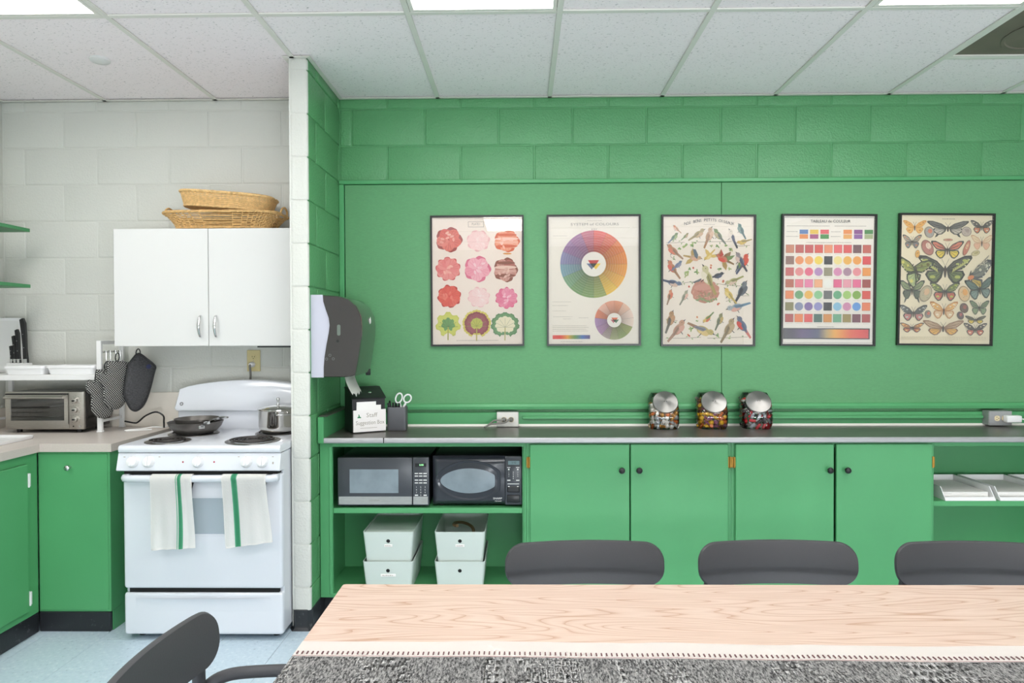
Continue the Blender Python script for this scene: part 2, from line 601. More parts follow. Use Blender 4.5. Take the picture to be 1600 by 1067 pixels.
# --- painted board and mouldings on the green wall
for a, b_ in ((-.972, 1.0935), (1.0965, XR)):
    ridge('wall_board', a, b_, YW-.014, YW+.004, 1.012, 2.222, M_gboard, wall_back, bev=.0012)
ridge('trim_1', PX1, XR, YW-.028, YW+.004, 2.224, 2.245, M_gwood, kind='structure')
ridge('trim_2', PX1, PX1+.027, YW-.026, YW+.004, 1.0, 2.223, M_gwood, kind='structure')
q = MB(); q.prism([(YW, .985), (YW-.032, .985), (YW-.034, 1.0), (YW-.026, 1.013), (YW-.02, 1.0155), (YW, 1.0155)], PX1+.03, XR, 'X')
q.build('trim_3', M_gwood, kind='structure')
q = MB(); q.prism([(YW, .9), (YW-.024, .9), (YW-.024, .962), (YW-.02, .966), (YW, .966)], PX1+.05, XR, 'X')
q.build('trim_4', M_gwood, kind='structure')
M_caulk = mat('white caulk', C(235, 232, 224), .6)
q = MB(); q.prism([(YW-.023, .8915), (YW-.034, .8915), (YW-.027, .903), (YW-.023, .903)], PX1+.06, XR, 'X')
q.build('trim_5', M_caulk, kind='structure')
rw = ridge('surface_raceway', .0, 2.5, YW-.046, YW-.024, .93, .948, M_gwood, bev=.004)
top(rw, 'green painted metal wiring channel running along the wall between the two outlet boxes', 'raceway')
# ------------------------------------------------------------------ ceiling fittings
for i, (x0, x1, y0, y1) in enumerate(light_spots):
    where = ['above the stove corner', 'over the microwave cabinet', 'beside the ceiling vent'][i//3]
    row = ['in the row by the green wall', 'in the middle row, added for fill', 'in the rear row'][i % 3]
    t = thing('ceiling_light', 'lit white ceiling panel %s, %s' % (where, row), 'ceiling light', ((x0+x1)/2, (y0+y1)/2, ZC), 'fluorescent panels in the ceiling grid')
    q = MB()
    for a in ((x0+.014, x1-.014, y0+.014, y0+.03), (x0+.014, x1-.014, y1-.03, y1-.014), (x0+.014, x0+.03, y0+.03, y1-.03), (x1-.03, x1-.014, y0+.03, y1-.03)):
        q.box(a[0], a[1], a[2], a[3], ZC-.003, ZC+.03)
    q.build('light_frame', M_grid, t, smooth=0)
    MB().box(x0+.03, x1-.03, y0+.03, y1-.03, ZC+.001, ZC+.006, 0).build('diffuser', M_lamp, t, smooth=0)
x0, x1, y0, y1 = vent_rect
t = thing('ceiling_vent', 'dark brownish-grey return air grille set flush in the ceiling grid', 'vent', ((x0+x1)/2, (y0+y1)/2, ZC))
M_vent = mat('vent grey', C(112, 104, 92), .6, var=(8, .12))
q = MB()
for a in ((x0+.012, x1-.012, y0+.012, y0+.026), (x0+.012, x1-.012, y1-.026, y1-.012), (x0+.012, x0+.026, y0+.026, y1-.026), (x1-.026, x1-.012, y0+.026, y1-.026)):
    q.box(a[0], a[1], a[2], a[3], ZC-.003, ZC+.012)
q.build('vent_frame', M_grid, t, smooth=0)
MB().box(x0+.026, x1-.026, y0+.026, y1-.026, ZC+.004, ZC+.01, 0).build('back_plate', M_vent, t, smooth=0)
cx, cy = (x0+x1)/2, (y0+y1)/2
MB().lathe([(.175, ZC+.004), (.178, ZC+.001), (.165, ZC+.0005), (.16, ZC+.004)], (cx, cy, 0), 32, cap=False).build('diffuser_ring', M_vent, t)
MB().lathe([(.09, ZC+.004), (.085, ZC-.001), (.02, ZC-.003)], (cx, cy, 0), 28).build('diffuser_cone', M_vent, t)
q = MB().lathe([(.045, ZC+.004), (.044, ZC-.006), (.036, ZC-.012), (.012, ZC-.014)], (-1.985, 3.21, 0), 24)
t = top(q.build('ceiling_disc', mat('ceiling white plastic', C(222, 222, 220), .5)), 'small round white cover on a ceiling tile above the wall cabinet', 'ceiling cover')
# ------------------------------------------------------------------ long green counter
CZ, CY = .892, 3.314          # counter top, front edge
FY = 3.346                    # face frame plane
BK = YW-.024
t = thing('countertop', 'long dark laminate counter with a bright metal front edge under the posters', 'countertop', (1.2, 3.5, .87))
ridge('laminate_top', PX1+.004, XR, CY+.004, BK, .872, CZ, M_slate, t, bev=0)
q = MB(); q.prism([(CY, .868), (CY-.003, .872), (CY-.003, .889), (CY, .8935), (CY+.012, .8935), (CY+.012, .868)], PX1+.035, XR, 'X')
q.build('edge_strip', M_alu, t)
q = MB(); q.box(PX1+.005, PX1+.034, CY-.004, BK, .868, .996, .003); q.build('end_splash', M_gwood, t)
q = MB(); q.box(PX1+.008, PX1+.05, CY+.012, BK, .9965, 1.002, .002); q.build('end_splash_cap', M_slate, t)
ridge('joint_mark', -.677, -.673, CY-.0045, CY+.01, .8695, .894, M_dark, t, bev=0)

def knob(parent, x, y, z, material, r=.0155, name='knob'):
    M_ = Matrix.Rotation(PI/2, 4, 'X')
    q = MB(); q.lathe([(.006, 0), (.006, .012), (r*.8, .016), (r, .022), (r*.85, .029), (r*.4, .033)], (x, y, z), 18, M_)
    return q.build(name, material, parent)
def hinge(parent, x, y, z, material, h=.05):
    q = MB()
    q.box(x-.009, x-.001, y-.002, y+.002, z-h/2, z+h/2)
    q.box(x+.001, x+.009, y-.002, y+.002, z-h/2, z+h/2)
    q.tube([(x, y-.003, z-h/2-.003), (x, y-.003, z+h/2+.003)], .0035, 8)
    return q.build('hinge', material, parent)

def open_unit(name, label, x0, x1, fx0, fx1, shelf_z, zb=.12):
    """open base cabinet: carcass panels, one shelf, face frame"""
    t = thing(name, label, 'cabinet', ((x0+x1)/2, 3.55, .1), 'green base cabinets under the long counter')
    ridge('side_panel', x0, x0+.018, FY+.018, BK-.008, .1, .866, M_gwood, t, bev=0)
    ridge('side_panel', x1-.018, x1, FY+.018, BK-.008, .1, .866, M_gwood, t, bev=0)
    ridge('back_panel', x0, x1, BK-.008, BK, .1, .866, M_gwood, t, bev=0)
    ridge('bottom_panel', x0+.018, x1-.018, FY+.018, BK-.008, .1, zb, M_gwood, t, bev=0)
    ridge('shelf', x0+.019, x1-.019, FY+.0185, BK-.009, shelf_z-.026, shelf_z, M_gwood, t, bev=.002)
    q = MB()
    q.box(x0, fx0, FY, FY+.018, .1, .866, .001)
    q.box(fx1, x1, FY, FY+.018, .1, .866, .001)
    q.box(fx0, fx1, FY, FY+.018, .846, .866, .001)
    q.box(fx0, fx1, FY, FY+.018, .1, zb, .001)
    q.build('face_frame', M_gwood, t, smooth=0)
    ridge('kick_board', x0, x1, FY+.07, FY+.085, 0, .1, M_black_cove, t, bev=0)
    return t
t = open_unit('base_cabinet', 'open green base cabinet holding two microwaves and four storage boxes', -.998, .0185, -.936, .009, .538)
ridge('shelf_cleat', -.98, -.962, FY+.02, BK-.01, .5, .512, M_gwood, t, bev=0)
ridge('stile_bead', -.952, -.938, FY-.006, FY, .115, .845, M_gwood, t, bev=.002)

def door_unit(label, x0, x1, doors, knobs, hinges):
    t = thing('base_cabinet', label, 'cabinet', ((x0+x1)/2, 3.55, .1), 'green base cabinets under the long counter')
    q = MB()
    q.box(x0, x0+.018, FY+.018, BK, .1, .866); q.box(x1-.018, x1, FY+.018, BK, .1, .866)
    q.box(x0+.018, x1-.018, BK-.008, BK, .1, .866); q.box(x0+.018, x1-.018, FY+.018, BK-.008, .1, .12)
    q.build('carcass', M_gwood, t, smooth=0)
    q = MB()
    q.box(x0, doors[0][0]+.012, FY, FY+.018, .1, .866); q.box(doors[-1][1]-.012, x1, FY, FY+.018, .1, .866)
    q.box(doors[0][0]+.012, doors[-1][1]-.012, FY, FY+.018, .84, .866)
    q.box(doors[0][0]+.012, doors[-1][1]-.012, FY, FY+.018, .1, .14)
    q.build('face_frame', M_gwood, t, smooth=0)
    for i, (a, b_) in enumerate(doors):
        d = ridge('door', a, b_, FY-.019, FY-.001, .128, .8585, M_gwood, t, bev=.0025)
        knob(d, knobs[i], FY-.019, .7345, M_black)
        for z in (.77, .2):
            hinge(d, hinges[i], FY-.012, z, M_brass)
    ridge('kick_board', x0, x1, FY+.07, FY+.085, 0, .1, M_black_cove, t, bev=0)
    return t
door_unit('green double-door base cabinet standing next to the open microwave cabinet', .0195, 1.0205, [(.038, .5225), (.5285, 1.002)], (.483, .567), (.030, 1.0105))
door_unit('green double-door base cabinet next to the shelf with paper trays', 1.0215, 1.9925, [(1.038, 1.5125), (1.5245, 1.985)], (1.486, 1.570), (1.0295, 1.9905))
open_unit('base_cabinet', 'open green base cabinet holding white paper trays on its shelf', 1.9935, 2.96, 2.003, 2.94, .5725)
open_unit('base_cabinet', 'open green base cabinet at the far end of the counter, past the paper trays', 2.961, 3.44, 2.97, 3.43, .5725)

# ------------------------------------------------------------------ microwaves
def microwave(label, x0, x1, y0, z0, z1, style):
    t = thing('microwave_oven', label, 'microwave', ((x0+x1)/2, y0+.16, z0))
    w = x1-x0
    dp = .33
    zf = z0+.011
    q = MB(); q.box(x0+.004, x1-.004, y0+.03, y0+dp, zf, z1-.002, .006, 2); q.build('body', M_black, t)
    for fx in (x0+.04, x1-.04):
        for fy in (y0+.06, y0+dp-.05):
            MB().lathe([(.012, z0), (.012, zf+.002)], (fx, fy, 0), 10).build('foot', M_black, t)
    if style == 0:
        xc = x0+w*.818
        d = MB().box(x0, xc-.001, y0, y0+.029, zf, z1, .004, 2).build('door', M_mwdoor, t)
        wx0, wx1, wz0, wz1 = x0+w*.132, x0+w*.665, zf+.262*(z1-zf), zf+.755*(z1-zf)
        ridge('window', wx0, wx1, y0-.0012, y0+.002, wz0, wz1, M_mwglass, d, bev=0)
        ridge('trim_band', x0+.006, xc-.003, y0-.0015, y0+.002, zf+.006, zf+.045, M_steel, d, bev=0)
        text_part('INSIGNIA', .011, (x0+w*.4, y0-.002, zf+.026), M_inkpale, d, width=.05)
        p = MB().box(xc+.001, x1, y0, y0+.029, zf, z1, .004, 2).build('control_panel', M_mwdoor, t)
        ridge('trim_band', xc+.004, x1-.006, y0-.0015, y0+.002, zf+.006, zf+.045, M_steel, p, bev=0)
        ridge('display', xc+.014, x1-.014, y0-.0012, y0+.002, z1-.046, z1-.028, M_black, p, bev=0)
        text_part('0:00', .0125, ((xc+x1)/2+.004, y0-.002, z1-.037), M_led, p)
        q = MB()
        gx = [xc+(x1-xc)*f for f in (.24, .5, .76)]
        for z in (.079, .092, .112, .126):
            for x in gx:
                q.box(x-.0085, x+.0085, y0-.0015, y0+.001, z1-z-.0022, z1-z+.0022)
        q.build('button_label', M_btn, p, kind='stuff', smooth=0)
        k = 0
        for r_, row in enumerate(('123', '456', '789', '*0#')):
            for c_, ch in enumerate(row):
                if ch in '*#':
                    ridge('button', gx[c_]-.008, gx[c_]+.008, y0-.0015, y0+.001, z1-.19, z1-.184, M_btn, p, bev=0)
                else:
                    text_part(ch, .011, (gx[c_], y0-.0018, z1-.147-.0133*r_), M_btn, p, name='key_number')
    else:
        xc = x0+w*.808
        hgt = z1-zf
        # door skin bulging outward towards the middle
        def sk(u, v):
            x = x0+(xc-x0)*u
            z = zf+hgt*v
            e = min(1, u/.06, (1-v)/.09, v/.09)
            e = math.sin(e*PI/2)
            return (x, y0+.028-(.022*e+.012*math.sin(PI*min(1, max(0, v)))*math.sin(PI*u*.9)), z)
        d = MB().grid(sk, 26, 18).build('door', M_mwgloss, t, smooth=60)
        def drop(s, y, l, r, hz):
            """teardrop outline: pointed oval on the left, cut upright on the right"""
            cx_, cz_ = x0+w*(l+r)*.5, zf+hgt*.505
            out = []
            for i in range(48):
                a = 2*PI*i/48
                ca, sa = math.cos(a), math.sin(a)
                px = (r-l)*.5*w*1.12*ca
                px = min(px, (r-l)*.5*w-.004*sa*sa)
                pz = hz*hgt*(1 if sa > 0 else -1)*abs(sa)**1.05*(1 if ca > 0 else 1-.10*ca*ca)
                xx, zz = cx_+px*s, cz_+pz*s
                u, v = min(1, (xx-x0)/(xc-x0)), (zz-zf)/hgt
                out.append((xx, sk(u, v)[1]-y, zz))
            return out
        q = MB(); q.loft([drop(1.0, -.001, .075, .765, .415), drop(.985, .005, .075, .765, .415), drop(.93, .0045, .075, .765, .415), drop(.88, .0, .075, .765, .415)], cap0=False)
        q.build('door_moulding', M_mwgloss, d, smooth=60)
        q = MB(); q.loft([drop(1, .0016, .125, .70, .255), drop(.5, .0026, .125, .70, .255), drop(.05, .003, .125, .70, .255)], cap0=False)
        q.build('window', M_mwglass, d, smooth=60)
        text_part('SHARP', .0135, (xc-.035, y0-.0095, zf+.036), M_btn, d, width=.044)
        text_part('Carousel', .008, (xc-.033, y0-.0075, zf+.023), M_btn, d, width=.032)
        p = MB().box(xc+.001, x1, y0+.006, y0+.03, zf, z1, .005, 2).build('control_panel', M_mwdoor, t)
        gx = [xc+(x1-xc)*f for f in (.24, .5, .76)]
        ridge('display_bezel', xc+.007, x1-.007, y0+.0045, y0+.008, z1-.05, z1-.018, M_dgrey, p, bev=0)
        ridge('display', xc+.017, x1-.012, y0+.0035, y0+.008, z1-.042, z1-.023, M_lcd, p, bev=0)
        text_part('1:12', .014, ((xc+x1)/2+.003, y0+.003, z1-.0325), M_dark, p)
        q = MB()
        for x in (gx[0], gx[2]):
            for z in (.066, .152):
                q.lathe([(.0045, 0), (.004, .002)], (x, y0+.006, z1-z), 12, Matrix.Rotation(PI/2, 4, 'X'))
            q.box(x-.008, x+.008, y0+.0045, y0+.007, z1-.0575, z1-.0545)
            q.box(x-.008, x+.008, y0+.0045, y0+.007, z1-.122, z1-.1175)
        q.box(xc+.014, x1-.014, y0+.0045, y0+.007, z1-.139, z1-.136)
        q.build('button_label', M_btn, p, kind='stuff', smooth=0)
        for r_, row in enumerate(('123', '456', '789', ' 0 ')):
            for c_, ch in enumerate(row):
                if ch != ' ':
                    text_part(ch, .010, (gx[c_], y0+.004, z1-.079-.0105*r_), M_btn, p, name='key_number')
        MB().box(xc+.012, x1-.012, y0+.002, y0+.01, z1-.18, z1-.15, .004).build('start_pad', M_black, p)
        MB().box(xc+.01, x1-.01, y0+.001, y0+.01, zf+.012, zf+.05, .006, 2).build('door_release', M_black, p)
    return t
M_mwdoor = mat('microwave black', C(62, 65, 71), .28)
M_mwgloss = mat('gloss black shell', C(50, 53, 60), .12)
M_mwglass = mat('microwave window mesh', C(128, 140, 148), .22, var=(14, .12))
M_btn = mat('button print', C(225, 225, 222), .6)
M_lcd = mat('lcd grey', C(112, 134, 138), .4)
M_led = emit_mat('green led digits', C(60, 230, 70), 1.4)
microwave('black microwave with a steel band along the bottom of its door', -.917, -.462, 3.37, .5385, .788, 0)
microwave('glossy black microwave with an oval bulging door, to the right of the steel-banded one', -.447, -.002, 3.375, .5385, .792, 1)

# ------------------------------------------------------------------ storage boxes
def storage_box(label, x0, z0, lid, tagtext, w=.252, y0=3.362, d=.352, h=.152):
    t = thing('storage_box', label, 'box', (x0+w/2, y0+d/2, z0), 'pale mint storage boxes in the open cabinet')
    def ring(s, z, o=0):
        a = .014*(1-s)+o
        return [(x, y, z) for x, y in rrect(w-2*a, d-2*a, .012, 3, x0+w/2, y0+d/2)]
    q = MB()
    q.loft([ring(0, z0), ring(1, z0+h), ring(1, z0+h, .0035), ring(0, z0+.004, .0035)])
    q.build('box_body', M_mint, t)
    fy = y0+.014*(1-.70)
    Mx = Matrix.Rotation(PI/2+math.atan2(.014, h), 4, 'X')
    q = MB(); q.lathe([(.0125, -.001), (.0125, .0022), (.0095, .0022), (.0095, -.001)], (x0+w/2, fy, z0+h*.70), 20, Mx, cap=False)
    q.build('finger_hole_rim', M_mint, t)
    MB().lathe([(.0098, 0), (.0098, .0016)], (x0+w/2, fy, z0+h*.70), 20, Mx).build('finger_hole', M_dark, t)
    if tagtext:
        lw = tagtext
        zl = z0+h*.70-.024
        fy2 = y0+.014*(1-(zl-z0)/h)
        lb = MB().box(x0+w/2-lw/2, x0+w/2+lw/2, fy2-.0035, fy2+.002, zl-.0065, zl+.0065, .001).build('name_tag', M_card, t)
        q = MB()
        for i in range(6):
            a = x0+w/2-lw*.36+lw*.72*i/6
            q.box(a, a+lw*.08, fy2-.0042, fy2-.003, zl-.0015, zl+.002-.001*(i % 2))
        q.build('tag_writing', M_inkpale, lb, kind='stuff', smooth=0)
    if lid:
        q = MB(); q.loft([ring(1, z0+h-.012, .006), ring(1, z0+h-.007, .006)])
        q.build('lid', M_mint, t)
        q = MB(); q.box(x0+.02, x0+w-.02, y0+d-.012, y0+d-.004, z0+h-.006, z0+h+.006, .002); q.build('lid_lip', M_mint, t)
    return t
storage_box('lidded mint storage box, upper of the stack under the steel-banded microwave', -.792, .268, True, .04)
storage_box('mint storage box, lower of the stack under the steel-banded microwave', -.794, .1205, False, .075)
storage_box('open mint storage box with a cord inside, upper of the stack under the oval-door microwave', -.436, .268, False, .045)
storage_box('mint storage box, lower of the stack under the oval-door microwave', -.437, .1205, False, None)
pts = [(-.31+.075*math.cos(a*.5)*(1-.02*a), 3.53+.09*math.sin(a*.5), .30+.006*a) for a in range(22)]
t = top(MB().tube(smoothpath(pts, 3), .008, 8).build('coiled_cord', mat('brown cord', C(120, 96, 66), .5)), 'brown cord coiled inside the open mint storage box', 'cord')

# ------------------------------------------------------------------ paper trays
def paper_tray(label, x0, y0=3.365, z0=.5732, w=.245, d=.33):
    t = thing('paper_tray', label, 'tray', (x0+w/2, y0+d/2, z0), 'white paper trays on the cabinet shelf')
    q = MB()
    q.box(x0, x0+w, y0, y0+d, z0, z0+.004)
    for x in (x0, x0+w-.004):
        q.prism([(y0, z0+.004), (y0+.045, z0+.062), (y0+d, z0+.062), (y0+d, z0+.004)], x, x+.004, 'X')
    q.box(x0+.004, x0+w-.004, y0+d-.004, y0+d, z0+.004, z0+.062)
    q.prism([(y0, z0+.004), (y0+.004, z0+.004), (y0+.013, z0+.016), (y0+.009, z0+.016)], x0+.004, x0+w-.004, 'X')
    q.build('tray_shell', M_white_pl, t)
    return t
def paper_stack(label, x0, x1, y0, y1, z0, n, group):
    t = thing('paper_stack', label, 'paper', ((x0+x1)/2, (y0+y1)/2, z0), group)
    for i in range(n):
        o = random.uniform(-.002, .002)
        ridge('sheaf', x0+o, x1+o, y0+random.uniform(0, .004), y1, z0+.0062*i, z0+.0062*(i+1)-.0006, M_paper, t, bev=0)
for i, (x0, who) in enumerate(((2.072, 'the cabinet door'), (2.338, 'the first tray'), (2.605, 'the second tray'))):
    paper_tray('white sloping-front paper tray on the cabinet shelf, beside %s' % who, x0)
    paper_stack('stack of white paper lying in the tray beside %s' % who, x0+.012, x0+.232, 3.40, 3.68, .5775, 5, 'white paper stacks in the trays')
paper_stack('low pile of white paper on the bottom of the open cabinet under the trays', 2.125, 2.38, 3.40, 3.63, .1205, 7, None)
# ------------------------------------------------------------------ kitchen corner: cabinets and counter
LX, LY = -2.285, 3.182       # cabinet faces of the two runs
t = thing('base_cabinet', 'green base cabinet with one round metal knob, standing between the corner and the stove', 'cabinet', (-2.1, 3.45, 0))
q = MB(); q.box(LX, -1.943, LY, 3.77, .095, .852, .002); q.build('carcass', M_gwood, t)
d = ridge('drop_door', LX+.006, -1.952, LY-.004, LY+.001, .103, .842, M_gwood, t, bev=.002)
knob(d, -2.128, LY-.004, .780, M_chrome, .014)
ridge('kick_board', LX, -1.947, LY-.002, LY+.02, 0, .094, M_black_cove, t, bev=.004)
ridge('side_kick', -1.965, -1.944, LY+.02, 3.77, 0, .0945, M_gwood, t, bev=0)
t = thing('base_cabinet', 'green base cabinet along the left wall with white hinges on its door', 'cabinet', (-2.58, 2.5, 0))
q = MB(); q.box(XL+.004, LX, 1.6, LY-.004, .095, .852, .002); q.build('carcass', M_gwood, t)
for a, b_ in ((2.36, 3.093), (1.63, 2.35)):
    d = ridge('door', LX, LX+.018, a, b_, .13, .81, M_gwood, t, bev=.003)
    if a > 2:
        for z in (.735, .19):
            q = MB(); q.box(LX+.004, LX+.021, b_, b_+.014, z-.03, z+.03, .001); q.tube([(LX+.021, b_+.001, z-.032), (LX+.021, b_+.001, z+.032)], .004, 8)
            q.build('hinge', M_wsmooth, d)
    knob_o = MB().lathe([(.005, 0), (.005, .012), (.014, .02), (.012, .027), (.004, .029)], (LX+.018, a+.05, .76), 16, Matrix.Rotation(PI/2, 4, 'Y')).build('knob', M_chrome, d)
ridge('kick_board', LX-.02, LX-.002, 1.6, LY-.002, 0, .094, M_black_cove, t, bev=.003)
# counter, one L-shaped top
t = thing('corner_countertop', 'pale laminate L-shaped counter carrying the toaster oven and the dish rack', 'countertop', (-2.4, 3.3, .852))
CF, CX = 3.162, -2.262
out = [(XL+.005, 1.58), (CX, 1.58), (CX, CF), (-1.924, CF), (-1.924, YW-.002), (XL+.005, YW-.002)]
q = MB(); q.prism(out, .854, .892, 'Z'); q.build('laminate_top', M_lam, t, smooth=0)
q = MB()
q.box(CX, CX+.0015, 1.58, CF, .8545, .8905); q.box(CX, -1.9225, CF-.0015, CF, .8545, .8905); q.box(-1.924, -1.9225, CF, YW-.003, .8545, .8905)
q.build('edge_band', mat('edge band', C(196, 186, 178), .4, var=(200, .05)), t, smooth=0)
M_splash = mat('cream splash laminate', C(232, 225, 214), .35)
ridge('back_splash', XL+.006, -1.10, YW-.018, YW-.001, .892, 1.082, M_splash, t, bev=.002)
ridge('side_splash', XL+.002, XL+.016, 1.6, YW-.02, .892, 1.0, M_splash, t, bev=.002)

# ------------------------------------------------------------------ shelves on the left wall
M_gshelf = mat('green shelf paint', C(66, 138, 88), .45)
for z, lab in ((1.958, 'upper green shelf board fixed to the left wall'), (1.662, 'lower green shelf board fixed to the left wall')):
    t = thing('wall_shelf', lab, 'shelf', (-2.75, 3.0, z), 'green shelves on the left wall')
    ridge('board', XL+.001, -2.612, 2.3, 3.6, z-.009, z+.009, M_gshelf, t, bev=.001)
    for y in (3.42, 2.5):
        q = MB(); q.box(XL+.001, XL+.006, y-.012, y+.012, z-.15, z-.009); q.prism([(XL+.006, z-.14), (-2.66, z-.012), (-2.66, z-.009), (XL+.006, z-.009)], y-.003, y+.003, 'Y')
        q.build('bracket', M_wsmooth, t, smooth=0)

# ------------------------------------------------------------------ toaster oven
t = thing('toaster_oven', 'stainless steel toaster oven with three knobs on the corner counter', 'toaster oven', (-2.48, 3.6, .892))
x0, x1, y0, z0, z1 = -2.690, -2.272, 3.505, .912, 1.108
q = MB(); q.box(x0+.004, x1-.002, y0+.015, 3.735, z0, z1-.003, .006, 2); q.build('body', mat('toaster black steel', C(46, 44, 42), .25, .3), t)
for fx in (x0+.05, x1-.05):
    for fy in (y0+.04, 3.70):
        MB().lathe([(.012, .8926), (.014, z0+.002)], (fx, fy, 0), 10).build('foot', M_black, t)
xd = x1-.078
q = MB()
q.box(xd, x1, y0, y0+.016, z0, z1, .004, 2); q.build('control_panel', M_steel, t)
q = MB(); q.box(x0, xd-.001, y0+.006, y0+.016, z0, z1, .003); q.build('front_frame', M_steel, t)
q = MB()
for a in ((x0+.012, xd-.004, z0+.028, z0+.046), (x0+.012, xd-.004, z1-.036, z1-.014), (x0+.012, x0+.034, z0+.046, z1-.036), (xd-.024, xd-.004, z0+.046, z1-.036)):
    q.box(a[0], a[1], y0-.002, y0+.006, a[2], a[3])
door = q.build('door', M_steel, t, smooth=0)
ridge('dark_cavity', x0+.034, xd-.024, y0+.0045, y0+.006, z0+.046, z1-.036, M_dark, t, bev=0)
q = MB()
for z in (z0+.066, z0+.108):
    q.tube([(x0+.036, y0+.002, z), (xd-.026, y0+.002, z)], .0014, 6)
q.build('wire_rack', M_chrome, t)
ridge('door_glass', x0+.034, xd-.024, y0-.001, y0+.0006, z0+.046, z1-.036, glass_mat('oven glass', (.75, .75, .75, 1), 1.5), door, bev=0)
q = MB(); q.tube([(x0+.02, y0-.026, z1-.028), (xd-.012, y0-.026, z1-.028)], .0075, 10)
for x in (x0+.03, xd-.022):
    q.tube([(x, y0-.026, z1-.028), (x, y0, z1-.028)], .005, 8)
q.build('door_handle', M_steel, door)
q = MB(); q.box(x0+.008, xd-.004, y0-.003, y0+.002, z1-.016, z1-.009); q.build('vent_slot', M_dark, t, smooth=0)
for k, z in enumerate((z1-.046, z1-.094, z1-.143)):
    Mx = Matrix.Rotation(PI/2, 4, 'X')
    kb = MB().lathe([(.019, 0), (.019, .003), (.0145, .004), (.0135, .018), (.009, .02)], (xd+.036, y0, z), 20, Mx).build('knob', M_steel, t)
    ridge('pointer', xd+.030, xd+.042, y0-.026, y0-.018, z-.004, z+.004, M_black, kb, bev=.001)
    q = MB()
    for i in range(9):
        a = R(-130+260*i/8)+PI/2
        q.box(xd+.036+.024*math.cos(a)-.001, xd+.036+.024*math.cos(a)+.001, y0-.0006, y0+.001, z+.024*math.sin(a)-.001, z+.024*math.sin(a)+.001)
    q.build('dial_mark', M_black, kb, kind='stuff', smooth=0)
MB().lathe([(.004, 0), (.003, .002)], (xd+.022, y0, z0+.016), 10, Matrix.Rotation(PI/2, 4, 'X')).build('pilot_light', M_black, t)
MB().lathe([(.006, 0), (.005, .004)], (xd+.058, y0, z0+.016), 12, Matrix.Rotation(PI/2, 4, 'X')).build('button', M_chrome, t)

# ------------------------------------------------------------------ white rack over the toaster oven
t = thing('shelf_rack', 'white metal shelf rack standing over the toaster oven, hooks on its side', 'rack', (-2.5, 3.63, .892))
RX = -2.204
for xx, zt in ((-2.82, 1.166), (RX, 1.372)):
    for yy in (3.532, 3.728):
        MB().box(xx-.012, xx+.012, yy-.009, yy+.009, .8975, zt, .002).build('post', M_wsmooth, t)
        MB().box(xx-.015, xx+.015, yy-.012, yy+.012, .8926, .902, .003).build('post_foot', M_white_pl, t)
    MB().box(xx-.006, xx+.006, 3.541, 3.719, .944, .958, .002).build('lower_bar', M_wsmooth, t)
MB().box(RX-.008, RX+.008, 3.541, 3.719, 1.352, 1.372, .002).build('top_bar', M_wsmooth, t)
MB().tube([(RX, 3.541, 1.312), (RX, 3.719, 1.312)], .005, 8).build('hook_rail', M_chrome, t)
ridge('shelf', -2.83, RX-.012, 3.508, 3.745, 1.166, 1.196, M_wsmooth, t, bev=.003)
for y in (3.575, 3.612, 3.66, 3.70):
    pts = [(RX+.001, y, 1.318), (RX+.008, y, 1.316), (RX+.009, y, 1.30), (RX+.010, y, 1.265), (RX+.016, y, 1.256), (RX+.022, y, 1.262)]
    MB().tube(smoothpath(pts, 4), .002, 6).build('hook', M_chrome, t)

# things on the rack
t = thing('plastic_tray', 'white divided plastic tray lying on the rack above the toaster oven', 'tray', (-2.45, 3.6, 1.196))
def tray_box(x0, x1, y0, y1, z0, z1, nm):
    q = MB()
    cx, cy, w, d = (x0+x1)/2, (y0+y1)/2, x1-x0, y1-y0
    rg = lambda s, z, o=0: [(x, y, z) for x, y in rrect(w-2*o-.016*(1-s), d-2*o-.016*(1-s), .018, 4, cx, cy)]
    q.loft([rg(0, z0), rg(1, z1-.012), rg(1.5, z1-.012), rg(1.5, z1), rg(1, z1, .002), rg(0, z0+.004, .002)])
    return q.build(nm, M_white_pl, t)
tray_box(-2.475, -2.226, 3.515, 3.635, 1.1966, 1.243, 'wide_compartment')
tray_box(-2.700, -2.4925, 3.515, 3.635, 1.1965, 1.241, 'narrow_compartment')
t = thing('cutting_board', 'white cutting board standing upright on the rack, behind the black knives', 'cutting board', (-2.812, 3.70, 1.196))
q = MB(); q.prism([(x-2.812, z+1.3465) for x, z in rrect(.135, .30, .012, 4)], 3.704, 3.718, 'Y'); q.build('board', M_white_pl, t)
q = MB(); q.prism([(x-2.812, z+1.3465) for x, z in rrect(.108, .27, .01, 4)], 3.7034, 3.704, 'Y'); q.build('juice_groove', mat('groove', C(226, 226, 224), .5), t)
t = thing('knife_block', 'low white knife block holding black-handled knives on the rack shelf', 'knife block', (-2.72, 3.66, 1.196))
MB().box(-2.785, -2.664, 3.643, 3.680, 1.1965, 1.251, .003).build('block_body', M_white_pl, t)
